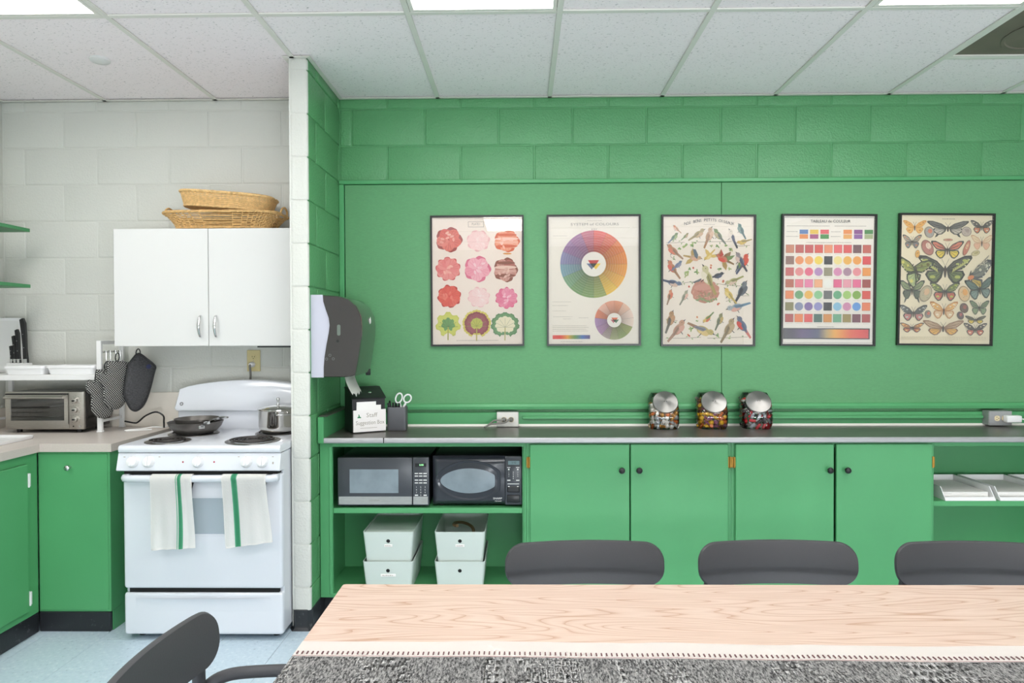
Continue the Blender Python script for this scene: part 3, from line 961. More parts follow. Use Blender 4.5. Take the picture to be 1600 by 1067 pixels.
for i, (xa, wd, zt, tilt) in enumerate(((-2.763, .014, 1.345, -2), (-2.744, .016, 1.40, -3), (-2.724, .018, 1.434, -3), (-2.686, .026, 1.494, -4))):
    t = thing('kitchen_knife', ['shortest black-handled knife in the white block', 'second shortest black-handled knife in the white block', 'second tallest black-handled knife in the white block', 'tallest and thickest black-handled knife in the white block'][i], 'knife', (0, 0, 0), 'knives in the white block')
    hgt = zt-1.2515
    prof = [(-wd*.42, 0), (wd*.42, 0), (wd*.36, hgt*.3), (wd*.5, hgt*.62), (wd*.55, hgt*.88), (wd*.2, hgt), (-wd*.5, hgt*.97), (-wd*.34, hgt*.7), (-wd*.28, hgt*.35)]
    q = MB(); q.prism(prof, -.008, .008, 'Y'); h = q.build('handle', M_black, t)
    MB().box(-wd*.4, wd*.4, -.0085, .0085, .0, .022, .001).build('bolster', M_chrome, t)
    for z in (.3, .6):
        MB().lathe([(.0025, 0), (.002, .0012)], (0, -.008, hgt*z+.01), 10, Matrix.Rotation(PI/2, 4, 'X')).build('rivet', M_chrome, h)
    t.location = (xa, 3.661, 1.2515)
    t.rotation_euler = (0, R(tilt), 0)

# ------------------------------------------------------------------ oven mitts and pot holder hanging from the hooks
M_mitt = bpy.data.materials.new('black and white checked cloth')
M_mitt.use_nodes = True
g = NT(M_mitt)
tcm = g.n('ShaderNodeTexCoord')
def wave(rot, scale):
    mpm = g.n('ShaderNodeMapping'); mpm.inputs['Rotation'].default_value = rot
    wv = g.n('ShaderNodeTexWave'); wv.inputs['Scale'].default_value = scale; wv.inputs['Distortion'].default_value = 2.0
    wv.inputs['Detail'].default_value = 1
    g.l(tcm.outputs['Object'], mpm.inputs[0]); g.l(mpm.outputs[0], wv.inputs['Vector'])
    return wv
wa, wb = wave((0, R(45), 0), 38), wave((0, R(-45), 0), 38)
mu = g.n('ShaderNodeMath', operation='MULTIPLY')
g.l(wa.outputs['Fac'], mu.inputs[0]); g.l(wb.outputs['Fac'], mu.inputs[1])
rpm = g.n('ShaderNodeValToRGB')
rpm.color_ramp.elements[0].position = .42; rpm.color_ramp.elements[0].color = C(44, 45, 46)
rpm.color_ramp.elements[1].position = .62; rpm.color_ramp.elements[1].color = C(206, 206, 200)
g.l(mu.outputs[0], rpm.inputs[0]); g.l(rpm.outputs[0], g.b.inputs['Base Color'])
g.b.inputs['Roughness'].default_value = .9
M_quilt = mat('black quilted cloth', C(60, 60, 62), .85, var=(120, .5, (1, 1, 1.8)), bump=(75, .9, (1, 1, 1.5)))
M_tagblue = mat('blue cloth tag', C(38, 44, 78), .8)
def cushion(outline, th, name, material, parent, n_in=3):
    """a soft pad: outline in local (x,z), thickness along y, rounded towards the rim"""
    cx = sum(p[0] for p in outline)/len(outline); cz = sum(p[1] for p in outline)/len(outline)
    rings = []
    for s, k in ((.0, 1.0), (.55, .97), (.8, .82), (.93, .55), (1, 0), (.93, -.55), (.8, -.82), (.55, -.97), (0, -1)):
        if s == 0:
            s = .05
        rings.append([(cx+(x-cx)*s, k*th/2, cz+(z-cz)*s) for x, z in outline])
    q = MB(); q.loft(rings)
    return q.build(name, material, parent, smooth=80)
mitt_out = [(-.062, -.02), (.05, -.02), (.058, -.10), (.062, -.17), (.05, -.235), (.015, -.268), (-.03, -.262), (-.06, -.225), (-.068, -.16), (-.092, -.135), (-.102, -.10), (-.088, -.075), (-.066, -.085)]
def round_out(o, n=3):
    P = [Vector((x, z, 0)) for x, z in o]
    return [(v.x, v.y) for v in (smoothpath(P+[P[0]], n)[:-1])]
def hang(name, label, cat, outline, th, loc, rot, material, grp):
    t = thing(name, label, cat, (0, 0, 0), grp)
    p = cushion(outline, th, 'pad', material, t)
    MB().tube([(outline[0][0]*.2+.01*math.cos(a), 0, .004+.022*math.sin(a)) for a in [2*PI*i/14 for i in range(14)]], .003, 6, closed=True).build('hanging_loop', M_black, t)
    t.location = loc
    t.rotation_euler = rot
    return t
grp = 'checked oven mitts hanging from the rack'
t = hang('oven_mitt', 'black and white checked oven mitt hanging nearest the rack post', 'oven mitt', round_out(mitt_out), .030, (-2.160, 3.540, 1.235), (0, R(8), R(58)), M_mitt, grp)
t = hang('oven_mitt', 'black and white checked oven mitt hanging against the quilted pot holder', 'oven mitt', round_out(mitt_out), .032, (-2.110, 3.552, 1.280), (0, R(6), R(58)), M_mitt, grp)
hold_out = round_out([(-.055, -.06), (-.03, -.02), (-.018, -.004), (-.002, .0), (.03, -.022), (.07, -.055), (.078, -.07), (.074, -.09), (.055, -.20), (.035, -.265), (.01, -.295), (-.012, -.30), (-.035, -.28), (-.062, -.22), (-.066, -.20), (-.06, -.12)], 3)
t = hang('pot_holder', 'black quilted pot holder with a round blue tag, hanging from the rack', 'pot holder', hold_out, .034, (-2.022, 3.590, 1.300), (0, R(4), R(42)), M_quilt, None)
MB().lathe([(.0125, 0), (.012, .0015)], (.040, -.0172, -.065), 16, Matrix.Rotation(PI/2, 4, 'X')).build('tag', M_tagblue, t)
q = MB(); q.tube([(x, 0, z) for x, z in hold_out], .005, 6, closed=True); q.build('piping', M_black, t)

# ------------------------------------------------------------------ dish rack and drainboard
M_wire = mat('white coated wire', C(226, 226, 220), .4)
t = thing('drain_board', 'white plastic drain board on the corner counter under the dish rack', 'drain board', (-2.63, 3.1, .892))
q = MB(); rg = lambda o, z: [(x, y, z+.0006) for x, y in rrect(.46-2*o, .62-2*o, .03, 5, -2.634, 3.03)]
q.loft([rg(.004, .892), rg(0, .900), rg(0, .9085), rg(.006, .9085), rg(.01, .897)]); q.build('board', M_white_pl, t)
t = thing('dish_rack', 'white wire dish rack at the left end of the corner counter', 'dish rack', (-2.7, 3.2, .897))
rx0, rx1, ry0, ry1 = -2.83, -2.578, 2.80, 3.325
q = MB()
for z in (.93, .955, .98, 1.006):
    q.tube([(rx0, ry0, z), (rx1, ry0, z), (rx1, ry1, z), (rx0, ry1, z)], .0028 if z < 1 else .0045, 6, closed=True)
q.build('rim_wires', M_wire, t)
q = MB()
n = 16
for i in range(n+1):
    y = ry0+(ry1-ry0)*i/n
    q.tube([(rx0, y, 1.006), (rx0, y, .915), (rx1, y, .915), (rx1, y, 1.006)], .002, 6)
for i in range(1, 7):
    x = rx0+(rx1-rx0)*i/7
    q.tube([(x, ry0, 1.006), (x, ry0, .915), (x, ry1, .915), (x, ry1, 1.006)], .002, 6)
q.build('basket_wires', M_wire, t, kind='stuff')
ridge('rim_shelf', rx1-.06, rx1, ry0+.1, ry1-.002, 1.009, 1.014, M_wire, t, bev=.001)
for x in (rx0+.02, rx1-.02):
    for y in (ry0+.02, ry1-.02):
        MB().tube([(x, y, .8990), (x, y, .93)], .0045, 8).build('leg', M_wire, t)

# ------------------------------------------------------------------ cords on the counter
pts = [(-2.15, 3.66, .934), (-2.10, 3.66, .925), (-2.075, 3.655, .93), (-2.03, 3.65, .965), (-1.975, 3.65, .985), (-1.935, 3.65, .965), (-1.937, 3.66, .93), (-1.9385, 3.664, .8985)]
t = top(MB().tube(smoothpath(pts, 6), .0045, 8).build('appliance_cable', M_black), 'black power cord arching over the counter between the rack and the stove', 'cord')
pts = [(-1.97, 3.60, .8975), (-2.0, 3.58, .8975), (-2.07, 3.545, .8975), (-2.09, 3.575, .8975), (-2.03, 3.61, .8995), (-1.985, 3.64, .905)]
t = top(MB().tube(smoothpath(pts+[(-1.95, 3.68, .8985), (-1.935, 3.735, .91), (-1.94, 3.745, .93)], 6), .0038, 8).build('appliance_cable', M_whitecord), 'white power cord looped flat on the counter beside the stove', 'cord')
# ------------------------------------------------------------------ stove
SX0, SX1 = -1.829, -1.0985
t = thing('electric_range', 'white freestanding electric stove with coil burners, beside the partition', 'stove', (-1.464, 3.4, 0))
DX0, DX1 = -1.826, -1.096
ridge('body', SX0, SX1, 3.118, 3.74, .03, .862, M_white_en, t, bev=.004)
for x in (SX0+.05, SX1-.05):
    for y in (3.16, 3.70):
        MB().lathe([(.016, 0), (.016, .031)], (x, y, 0), 10).build('levelling_foot', M_black, t)
# cooktop: slab with rolled front
q = MB(); q.prism([(3.070, .866), (3.063, .872), (3.063, .888), (3.068, .896), (3.08, .8995), (3.60, .8995), (3.60, .866)], SX0-.002, SX1+.004, 'X')
ct = q.build('cooktop', M_white_en, t, smooth=60)
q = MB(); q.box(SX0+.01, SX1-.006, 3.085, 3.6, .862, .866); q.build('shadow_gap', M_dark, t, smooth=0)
# slanted control panel
q = MB(); q.prism([(3.072, .8635), (3.052, .790), (3.058, .785), (3.118, .785), (3.118, .8635)], SX0-.006, SX1+.006, 'X')
cp = q.build('control_panel', M_white_en, t)
sl = math.atan2(.02, .0735)
def on_panel(x, f, out=0):
    z = .8635-.0735*f
    y = 3.072-.02*f
    return Vector((x, y-out*math.cos(sl), z+out*math.sin(sl)))
Mp = Matrix.Rotation(PI/2-sl, 4, 'X')
for x in (-1.762, -1.689, -1.465, -1.246, -1.173):
    p = on_panel(x, .52)
    k = MB().lathe([(.026, -.004), (.026, .006), (.0245, .010), (.021, .021), (.015, .024)], p, 26, Mp).build('knob', M_white_pl, cp)
    Mk = Matrix.Translation(p) @ Mp
    MB().box(-.0055, .0055, -.020, .021, .018, .031, .003, 2, M=Mk).build('grip', M_white_pl, k)
M_red = mat('red indicator lens', C(170, 40, 60), .3)
for x in (-1.535, -1.393):
    MB().lathe([(.004, -.001), (.0035, .002)], on_panel(x, .52), 12, Mp).build('indicator_light', M_red, cp)
q = MB()
for x in (-1.805, -1.645, -1.283, -1.128):
    p = on_panel(x, .22, .0002); q.box(p.x-.004, p.x+.004, p.y-.0008, p.y+.002, p.z-.0015, p.z+.0015)
p = on_panel(-1.125, .6, .0002); q.box(p.x-.003, p.x+.003, p.y-.0008, p.y+.002, p.z-.006, p.z+.006)
q.build('panel_print', M_inkpale, cp, kind='stuff', smooth=0)
q = MB(); q.box(SX0+.02, SX1-.01, 3.07, 3.118, .768, .785); q.build('vent_gap', M_dark, t, smooth=0)
# oven door
def soft_panel(x0, x1, z0, z1, y, d, rad, name, parent):
    cx, cz = (x0+x1)/2, (z0+z1)/2
    rg = lambda o, yy: [(cx+a, yy, cz+b_) for a, b_ in rrect(x1-x0-2*o, z1-z0-2*o, rad, 5)]
    q = MB(); q.loft([rg(0, y+d), rg(0, y+.010), rg(.002, y+.004), rg(.006, y+.001), rg(.012, y)])
    return q.build(name, M_white_en, parent, smooth=60)
od = soft_panel(DX0, DX1, .240, .767, 3.088, .03, .012, 'oven_door', t)
q = MB(); q.box(-1.62, -1.255, 3.0872, 3.0885, .491, .655); q.build('oven_window', mat('pale oven window', C(160, 172, 180), .12), od, smooth=0)
q = MB()
rg = lambda o, yy: [((-1.4375)+a, yy, .573+b_) for a, b_ in rrect(.375+2*o, .174+2*o, .006, 3)]
q.loft([rg(.004, 3.088), rg(.004, 3.0858), rg(-.002, 3.0858), rg(-.002, 3.088)], False, False); q.build('window_trim', M_white_en, od)
q = MB(); q.tube([(-1.80, 3.06, .754), (-1.785, 3.046, .754), (-1.77, 3.040, .754), (-1.14, 3.040, .754), (-1.125, 3.046, .754), (-1.112, 3.06, .754)], .0165, 12)
for x in (-1.795, -1.118):
    q.box(x-.014, x+.014, 3.05, 3.0885, .738, .770, .004, 2)
q.build('door_handle', M_white_en, od, smooth=60)
# drawer with a scooped grip
dr = soft_panel(DX0, DX1, .028, .219, 3.088, .03, .010, 'storage_drawer', t)
q = MB()
def scoop(u, v):
    x = DX0+.055+(DX1-DX0-.11)*u
    z = .135+.062*v
    e = math.sin(PI*u)**.35
    return (x, 3.0878-.010*e*(v**3)*1.0-.0004, z)
q.grid(scoop, 30, 8); q.build('drawer_grip', M_white_en, dr, smooth=60)
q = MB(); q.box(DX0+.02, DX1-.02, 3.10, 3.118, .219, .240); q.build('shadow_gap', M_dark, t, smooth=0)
# burners
M_coil = mat('burner coil', C(58, 54, 52), .45, .4)
M_pan = mat('drip pan', C(120, 116, 112), .3, .8)
for x, y, r in ((-1.667, 3.185, .088), (-1.268, 3.195, .112), (-1.662, 3.43, .108), (-1.250, 3.445, .088)):
    bn = MB().lathe([(r+.012, .8995), (r+.012, .9035), (r+.006, .9045), (r-.002, .900), (r*.3, .8985)], (x, y, 0), 32, cap=False).build('drip_bowl', M_pan, t)
    pts = []
    turns = 3.6 if r < .1 else 4.6
    for i in range(int(turns*28)):
        a = 2*PI*i/28
        rr = r*.16+(r*.92-r*.16)*i/(turns*28)
        pts.append((x+rr*math.cos(a), y+rr*math.sin(a), .9075))
    MB().tube(pts, .0043, 6).build('coil', M_coil, bn, smooth=60)
# backguard
q = MB()
def bgout(y_off, s):
    zc, n = 1.0, 16
    pts = []
    x0, x1 = -1.846, -1.086
    pts += [(x0+.012, .996), (x0, 1.008)]
    for i in range(n+1):
        u = i/n
        x = x0+.018+(x1-x0-.036)*u
        pts.append((x, 1.112+.046*math.sin(PI*u)**.7))
    pts += [(x1, 1.008), (x1-.012, .996)]
    return pts
A = bgout(0, 1)
cxm, czm = -1.466, 1.07
rings = []
for y, s in ((3.72, .985), (3.712, 1.0), (3.61, 1.0), (3.596, .994), (3.588, .975), (3.585, .94)):
    # the face leans back towards the top
    rings.append([(cxm+(x-cxm)*(1-(1-s)*.4), y+max(0, (z-.996))*.22*(1 if y < 3.7 else 0), czm+(z-czm)*s) for x, z in A])
q.loft(rings); bg = q.build('backguard', M_white_en, t, smooth=60)
ridge('riser', -1.832, -1.10, 3.606, 3.72, .895, 1.0, M_white_en, t, bev=.004)
MB().lathe([(.0095, 0), (.0095, .0015), (.0065, .0015), (.0065, .0005)], (-1.806, 3.5935, 1.034), 18, Matrix.Rotation(PI/2-.217, 4, 'X'), cap=False).build('round_emblem', M_ink, bg)
text_part('GE', .008, (-1.806, 3.5925, 1.034), M_ink, bg, rot=(PI/2-.217, 0, 0))
# power cord up to the outlet
t2 = thing('wall_outlet', 'almond duplex outlet above the stove with a grey plug in its lower socket', 'outlet', (-1.489, YW, 1.255))
def duplex(parent, cx, y, cz, w, h, plate, face, horiz=False):
    ridge('cover_plate', cx-w/2, cx+w/2, y-.006, y, cz-h/2, cz+h/2, plate, parent, bev=.002)
    for s in (-1, 1):
        ox, oz = (s*.0195, 0) if horiz else (0, s*.0195)
        q = MB(); q.prism([(cx+ox+a, cz+oz+b_) for a, b_ in rrect(.028, .028, .011, 4)], y-.0085, y-.005, 'Y'); sk_ = q.build('socket', face, parent)
        q = MB()
        for (a, b_, w2, h2) in (((-.006, .003, .002, .008), (.006, .003, .002, .007), (0, -.007, .004, .004)) if not horiz else ((-.003, .006, .008, .002), (-.003, -.006, .007, .002), (.007, 0, .004, .004))):
            q.box(cx+ox+a-w2/2, cx+ox+a+w2/2, y-.0092, y-.008, cz+oz+b_-h2/2, cz+oz+b_+h2/2)
        q.build('slot', M_dark, sk_, smooth=0)
    MB().lathe([(.0028, 0), (.002, .0015)], (cx, y-.006, cz), 10, Matrix.Rotation(PI/2, 4, 'X')).build('screw', M_chrome, parent)
duplex(t2, -1.489, YW-.001, 1.255, .074, .118, M_almond, M_almond)
t3 = thing('power_plug', 'grey plug and cord hanging from the almond outlet behind the stove', 'plug', (-1.489, YW-.03, 1.23))
MB().lathe([(.0155, 0), (.016, .012), (.011, .03), (.007, .034)], (-1.493, YW-.0102, 1.2345), 16, Matrix.Rotation(PI/2, 4, 'X')).build('plug_head', M_white_pl, t3)
MB().tube(smoothpath([(-1.493, YW-.040, 1.234), (-1.494, YW-.046, 1.222), (-1.497, YW-.03, 1.18), (-1.503, YW-.022, 1.13), (-1.506, YW-.022, 1.09)], 5), .0062, 8).build('cord', M_greycord, t3)

# ------------------------------------------------------------------ pans and pot on the stove
M_panout = mat('anodised grey pan', C(104, 100, 96), .38, .55)
M_panin = mat('dark non-stick', C(48, 46, 44), .4)
def fry_pan(label, x, y, z, r, h, hang_, hl):
    t = thing('frying_pan', label, 'pan', (0, 0, 0), 'nested frying pans on the rear left burner')
    MB().lathe([(r*.70, 0), (r*.74, .002), (r*.92, h*.55), (r, h), (r-.003, h+.001), (r*.9, h*.55+.001), (r*.72, .005), (r*.02, .005)], n=40).build('pan_body', M_panout, t, smooth=60)
    MB().lathe([(r*.905-.002, h*.57), (r*.725, .0062), (r*.02, .0062)], n=40, cap=False).build('cooking_surface', M_panin, t, smooth=60)
    a = R(hang_)
    d = Vector((math.cos(a), math.sin(a), 0))
    pts = [d*(r*.96)+Vector((0, 0, h*.75)), d*(r+.02)+Vector((0, 0, h*.95)), d*(r+.05)+Vector((0, 0, h+.006)), d*(r+hl*.6)+Vector((0, 0, h+.014)), d*(r+hl)+Vector((0, 0, h+.016))]
    pp = smoothpath(pts, 5)
    MB().tube(pp, [.009]*6+[.010]*(len(pp)-7)+[.007], 8, flat=.6).build('handle', M_chrome, t, smooth=60)
    q = MB(); p = d*(r*.93)+Vector((0, 0, h*.75)); q.box(-.012, .004, -.014, .014, -.012, .012, .002, M=Matrix.Translation(p) @ Matrix.Rotation(a, 4, 'Z')); q.build('handle_bracket', M_chrome, t)
    t.location = (x, y, z)
    return t
fry_pan('outer grey frying pan standing on the rear left burner', -1.650, 3.425, .912, .132, .052, -52, .13)
fry_pan('smaller dark frying pan nested inside the grey one on the rear left burner', -1.645, 3.43, .927, .108, .052, -28, .12)
t = thing('saucepot', 'polished steel saucepot with a lid, on the rear right burner by the partition', 'pot', (0, 0, 0))
MB().lathe([(.082, 0), (.088, .004), (.095, .03), (.096, .105), (.099, .108), (.097, .110), (.093, .106), (.092, .03), (.06, .006)], n=40).build('pot_body', M_polish, t, smooth=50)
MB().lathe([(.099, .1105), (.099, .114), (.094, .116), (.06, .126), (.015, .131), (.002, .131)], n=40).build('lid', M_polish, t, smooth=50)
MB().lathe([(.014, .131), (.006, .134), (.005, .15), (.009, .158), (.008, .166), (.003, .168)], n=14).build('lid_knob', M_chrome, t)
for a in (-58, 122):
    d = Vector((math.cos(R(a)), math.sin(R(a)), 0)); s = Vector((-d.y, d.x, 0))
    pts = [d*.094+s*.032+Vector((0, 0, .09)), d*.125+s*.03+Vector((0, 0, .093)), d*.132+Vector((0, 0, .094)), d*.125-s*.03+Vector((0, 0, .093)), d*.094-s*.032+Vector((0, 0, .09))]
    MB().tube(smoothpath(pts, 4), .0045, 8).build('side_handle', M_chrome, t, smooth=60)
t.location = (-1.238, 3.445, .9122)

# ------------------------------------------------------------------ towels over the oven handle
def towel(label, xt0, xt1, dxb, z_bot, z_bot2, sx0, sx1, fold_x):
    """cloth bent over the bar: short back flap, long front flap"""
    bar_y, bar_z, rr = 3.040, .754, .0215
    bm_ = bmesh.new()
    lay_ = bm_.loops.layers.float_color.new('ink')
    nu, nv = 46, 40
    def pos(u, v):
        # v: 0 back hem .. 1 front hem
        L1, L2 = .10, math.pi*rr
        L3 = bar_z-(z_bot+(z_bot2-z_bot)*u)
        s = v*(L1+L2+L3)
        k = 0
        if s < L1: y, z, k = bar_y+rr, bar_z-(L1-s), 0
        elif s < L1+L2:
            a = (s-L1)/rr; y, z = bar_y+rr*math.cos(a), bar_z+rr*math.sin(a)
        else:
            d = s-L1-L2; y, z, k = bar_y-rr-.006*(d/L3), bar_z-d, d/L3
        if s < L1: u = .03+u*(.78+.19*s/L1)
        x = xt0+(xt1-xt0)*u+dxb*k+(.006*math.sin(9*z+3*u))*k
        if u > fold_x: y += .0035*(1 if k >= 0 and s > L1+L2 else 0)*min(1, (u-fold_x)/.03)
        y += k*(.004*math.sin(u*9+z*11)+.003*math.sin(u*23+2))-(.003*math.sin(u*6)*k)
        return Vector((x, y, z))
    V = [[bm_.verts.new(pos(i/nu, j/nv)) for i in range(nu+1)] for j in range(nv+1)]
    for j in range(nv):
        for i in range(nu):
            f = bm_.faces.new((V[j][i], V[j][i+1], V[j+1][i+1], V[j+1][i]))
            u = (i+.5)/nu
            st = sx0 < u < sx1
            edge = st and (abs(u-sx0) < .024 or abs(u-sx1) < .024)
            thin = st and (.03 < u-sx0 < .05)
            col = C(253, 252, 249) if not st or thin else (C(120, 196, 160) if edge else C(84, 172, 130))
            for lp in f.loops: lp[lay_] = col
            f.smooth = True
    bmesh.ops.solidify(bm_, geom=bm_.faces[:], thickness=.0025)
    bmesh.ops.recalc_face_normals(bm_, faces=bm_.faces[:])
    for f in bm_.faces:
        for lp in f.loops:
            if sum(lp[lay_][:3]) < .05: lp[lay_] = C(253, 252, 249)
    me = bpy.data.meshes.new('dish_towel'); bm_.to_mesh(me); bm_.free()
    me.materials.append(M_towel)
    return top(link_mesh('dish_towel', me), label, 'towel', 'towels over the oven door handle')
def ink_mat(name, rough=.8, bump=None):
    m = bpy.data.materials.new(name); m.use_nodes = True
    g = NT(m)
    at = g.n('ShaderNodeAttribute'); at.attribute_name = 'ink'
    g.l(at.outputs['Color'], g.b.inputs['Base Color'])
    g.b.inputs['Roughness'].default_value = rough
    g.b.inputs['Specular IOR Level'].default_value = .2
    if bump:
        tc = g.n('ShaderNodeTexCoord'); nb = g.n('ShaderNodeTexNoise'); nb.inputs['Scale'].default_value = bump[0]
        g.l(tc.outputs['Object'], nb.inputs['Vector'])
        bp = g.n('ShaderNodeBump'); bp.inputs['Strength'].default_value = bump[1]; bp.inputs['Distance'].default_value = .003
        g.l(nb.outputs['Fac'], bp.inputs['Height']); g.l(bp.outputs[0], g.b.inputs['Normal'])
    return m
M_towel = ink_mat('white towel with green stripe', .95, (160, .35))
M_print = ink_mat('hazed poster ink')  # print colours already hold the pale haze of reflections in the glazing
towel('white dish towel, green stripe near its right edge, on the oven handle nearer the counter', -1.664, -1.478, .012, .440, .448, .60, .735, .80)
towel('white dish towel, green stripe near its left edge, on the oven handle nearer the partition', -1.345, -1.146, .026, .447, .474, .22, .345, -.1)

# ------------------------------------------------------------------ wall cabinet and baskets
t = thing('wall_cabinet', 'white two-door wall cabinet with chrome pulls above the stove', 'cabinet', (-1.6, 3.6, 1.346))
WX0, WX1, WY, WZ0c, WZ1c = -2.083, -1.100, 3.462, 1.342, 1.944
M_cab = mat('white melamine', C(214, 214, 212), .4)
ridge('carcass', WX0+.002, WX1, WY+.02, YW-.001, WZ0c, WZ1c, M_cab, t, bev=.001)
for a, b_, px in ((WX0, -1.5985, -1.637), (-1.5955, WX1, -1.556)):
    d = ridge('door', a, b_, WY, WY+.019, WZ0c+.001, WZ1c-.002, M_cab, t, bev=.0015)
    pts = [(px, WY, 1.388), (px, WY-.012, 1.393), (px, WY-.024, 1.42), (px, WY-.028, 1.443), (px, WY-.024, 1.466), (px, WY-.012, 1.493), (px, WY, 1.498)]
    pp = smoothpath(pts, 4)
    n_ = len(pp)
    MB().tube(pp, [.0035+.0045*math.sin(PI*i/(n_-1)) for i in range(n_)], 10, flat=.7).build('pull_handle', M_chrome, d, smooth=60)
ridge('light_strip', -1.36, WX1, WY+.03, WY+.10, WZ0c-.008, WZ0c, M_black, t, bev=0)

M_wick = mat('golden wicker', C(208, 168, 110), .6, var=(60, .2))
M_wick2 = mat('pale wicker', C(222, 184, 126), .6, var=(70, .2))
def weave(outline_fn, levels, nst, rad, amp, name, material, parent, per=4):
    """strands woven in and out around upright stakes; outline_fn(angle, level) -> point, outward"""
    q = MB()
    for li, lv in enumerate(levels):
        pts = []
        N = nst*per
        for i in range(N):
            a = 2*PI*i/N
            p, o = outline_fn(a, lv)
            pts.append(p+o*amp*math.cos(PI*i/per+PI*li))
        q.tube(pts, rad, 5, closed=True)
    return q.build(name, material, parent, smooth=80, kind='stuff')
def stakes(outline_fn, l0, l1, nst, rad, name, material, parent):
    q = MB()
    for i in range(nst):
        a = 2*PI*(i+.5)/nst
        q.tube([outline_fn(a, l0+(l1-l0)*k/3)[0] for k in range(4)], rad, 5)
    return q.build(name, material, parent, smooth=80, kind='stuff')
def braid(outline_fn, lv, rad, amp, n, name, material, parent):
    q = MB()
    for ph in (0, 2*PI/3, 4*PI/3):
        pts = []
        for i in range(n*6):
            a = 2*PI*i/(n*6)
            p, o = outline_fn(a, lv)
            pts.append(p+o*amp*math.cos(2*PI*i/6*1+ph)+Vector((0, 0, amp*.8*math.sin(2*PI*i/6+ph))))
        q.tube(pts, rad, 6, closed=True)
    return q.build(name, material, parent, smooth=80)
def superell(a, w, d, e):
    c_, s_ = math.cos(a), math.sin(a)
    return Vector((w/2*(abs(c_)**e)*(1 if c_ > 0 else -1), d/2*(abs(s_)**e)*(1 if s_ > 0 else -1), 0))
def basket(name, label, w0, d0, w1, d1, h, e, nst, nl, loc, rot, material, flare=1.0, rad=.0035, amp=.003, handles=True):
    t = thing(name, label, 'basket', (0, 0, 0))
    def fn(a, lv):
        k = lv**flare
        p = superell(a, w0+(w1-w0)*k, d0+(d1-d0)*k, e)
        o = Vector((math.cos(a), math.sin(a), 0))
        p.z = .006+h*lv
        return p, o
    weave(fn, [(i+.5)/nl for i in range(nl)], nst, rad, amp, 'woven_wall', material, t)
    stakes(fn, 0, 1, nst, rad*.9, 'upright_stakes', material, t)
    braid(fn, 1.0, .0048, .005, nst//2, 'braided_rim', material, t)
    braid(fn, .03, .0036, .0035, nst//2, 'foot_braid', material, t)
    q = MB(); q.loft([[fn(2*PI*i/48, 0)[0]+Vector((0, 0, z)) for i in range(48)] for z in (-.003, .002)]); q.build('base', material, t)
    if handles:
        for s in (1, -1):
            x = s*(w1/2)
            pts = [(x, -.05, h*.95), (x+s*.006, -.04, h+.03), (x+s*.008, 0, h+.045), (x+s*.006, .04, h+.03), (x, .05, h*.95)]
            MB().tube(smoothpath(pts, 5), .0055, 7).build('handle', material, t, smooth=80)
    t.location = loc
    t.rotation_euler = rot
    return t
basket('wicker_basket', 'rectangular golden wicker basket with flared sides, sitting on the wall cabinet', .485, .20, .600, .278, .078, .42, 56, 9, (-1.563, 3.613, 1.9475), (0, 0, 0), M_wick, 1.5)
basket('wicker_tray', 'pale shallow wicker tray lying tilted on top of the golden wicker basket', .43, .20, .475, .235, .074, .55, 84, 15, (-1.552, 3.61, 2.052), (R(0), R(4.2), R(2)), M_wick2, 1.0, .0026, .0016, False)
# ------------------------------------------------------------------ paper towel dispenser on the partition
t = thing('towel_dispenser', 'smoky black and grey paper towel dispenser mounted on the green partition side', 'towel dispenser', (PX1, 3.38, 1.193))
M_smoke = mat('smoky plastic', C(60, 57, 56), .16, coat=.5)
M_shell = mat('pale grey plastic', C(186, 187, 200), .35)
DY0, DY1 = 3.232, 3.535
ax = PX1
back_edge = [(ax+.058, 1.588), (ax+.060, 1.56), (ax+.072, 1.52), (ax+.086, 1.48), (ax+.090, 1.445), (ax+.086, 1.41), (ax+.074, 1.35), (ax+.064, 1.29), (ax+.060, 1.24), (ax+.060, 1.195)]
front = [(ax+.13, 1.583), (ax+.18, 1.568), (ax+.218, 1.535), (ax+.240, 1.49), (ax+.246, 1.44), (ax+.244, 1.39), (ax+.234, 1.32), (ax+.222, 1.25), (ax+.212, 1.205), (ax+.19, 1.196)]
q = MB(); q.prism([(ax, 1.195), (ax, 1.588)]+back_edge, DY0+.002, DY1-.002, 'Y'); q.build('back_shell', M_shell, t, smooth=40)
outl = back_edge+front[::-1]
def cover_ring(s, y):
    cx, cz = ax+.15, 1.39
    return [(max(cx+(x-cx)*s, ax+.0585) if i < 10 else cx+(x-cx)*s, y, cz+(z-cz)*s) for i, (x, z) in enumerate(outl)]
q = MB(); q.loft([cover_ring(.975, DY0-.004), cover_ring(.992, DY0+.002), cover_ring(1, DY0+.016), cover_ring(1, DY1-.016), cover_ring(.992, DY1-.002), cover_ring(.975, DY1+.004)])
cv = q.build('cover', M_smoke, t, smooth=50)
Mx = Matrix.Rotation(PI/2, 4, 'X')
q = MB(); q.prism([(ax+.135+a, 1.42+b_) for a, b_ in rrect(.016, .052, .007, 4)], DY0-.0048, DY0-.0035, 'Y'); q.build('lock_plate', mat('worn lock plate', C(120, 130, 122), .3, .7), cv)
MB().lathe([(.007, 0), (.007, .001)], (ax+.130, DY0-.004, 1.368), 14, Mx).build('key_hole', M_dark, cv)
M_mark = mat('grey moulded mark', C(96, 98, 98), .5)
for dx, dz in ((0, .012), (-.016, -.006), (.016, -.005)):
    MB().lathe([(.0065, 0), (.0065, .0008), (.0045, .0008), (.0045, 0)], (ax+.092+dx, DY0-.004, 1.289+dz), 16, Mx, cap=False).build('moulded_symbol', M_mark, cv)
q = MB()
leaf = [(0, -.017), (.012, -.012), (.016, .0), (.010, .008), (.006, .018), (.002, .006), (-.004, .010), (-.010, .004), (-.006, -.006)]
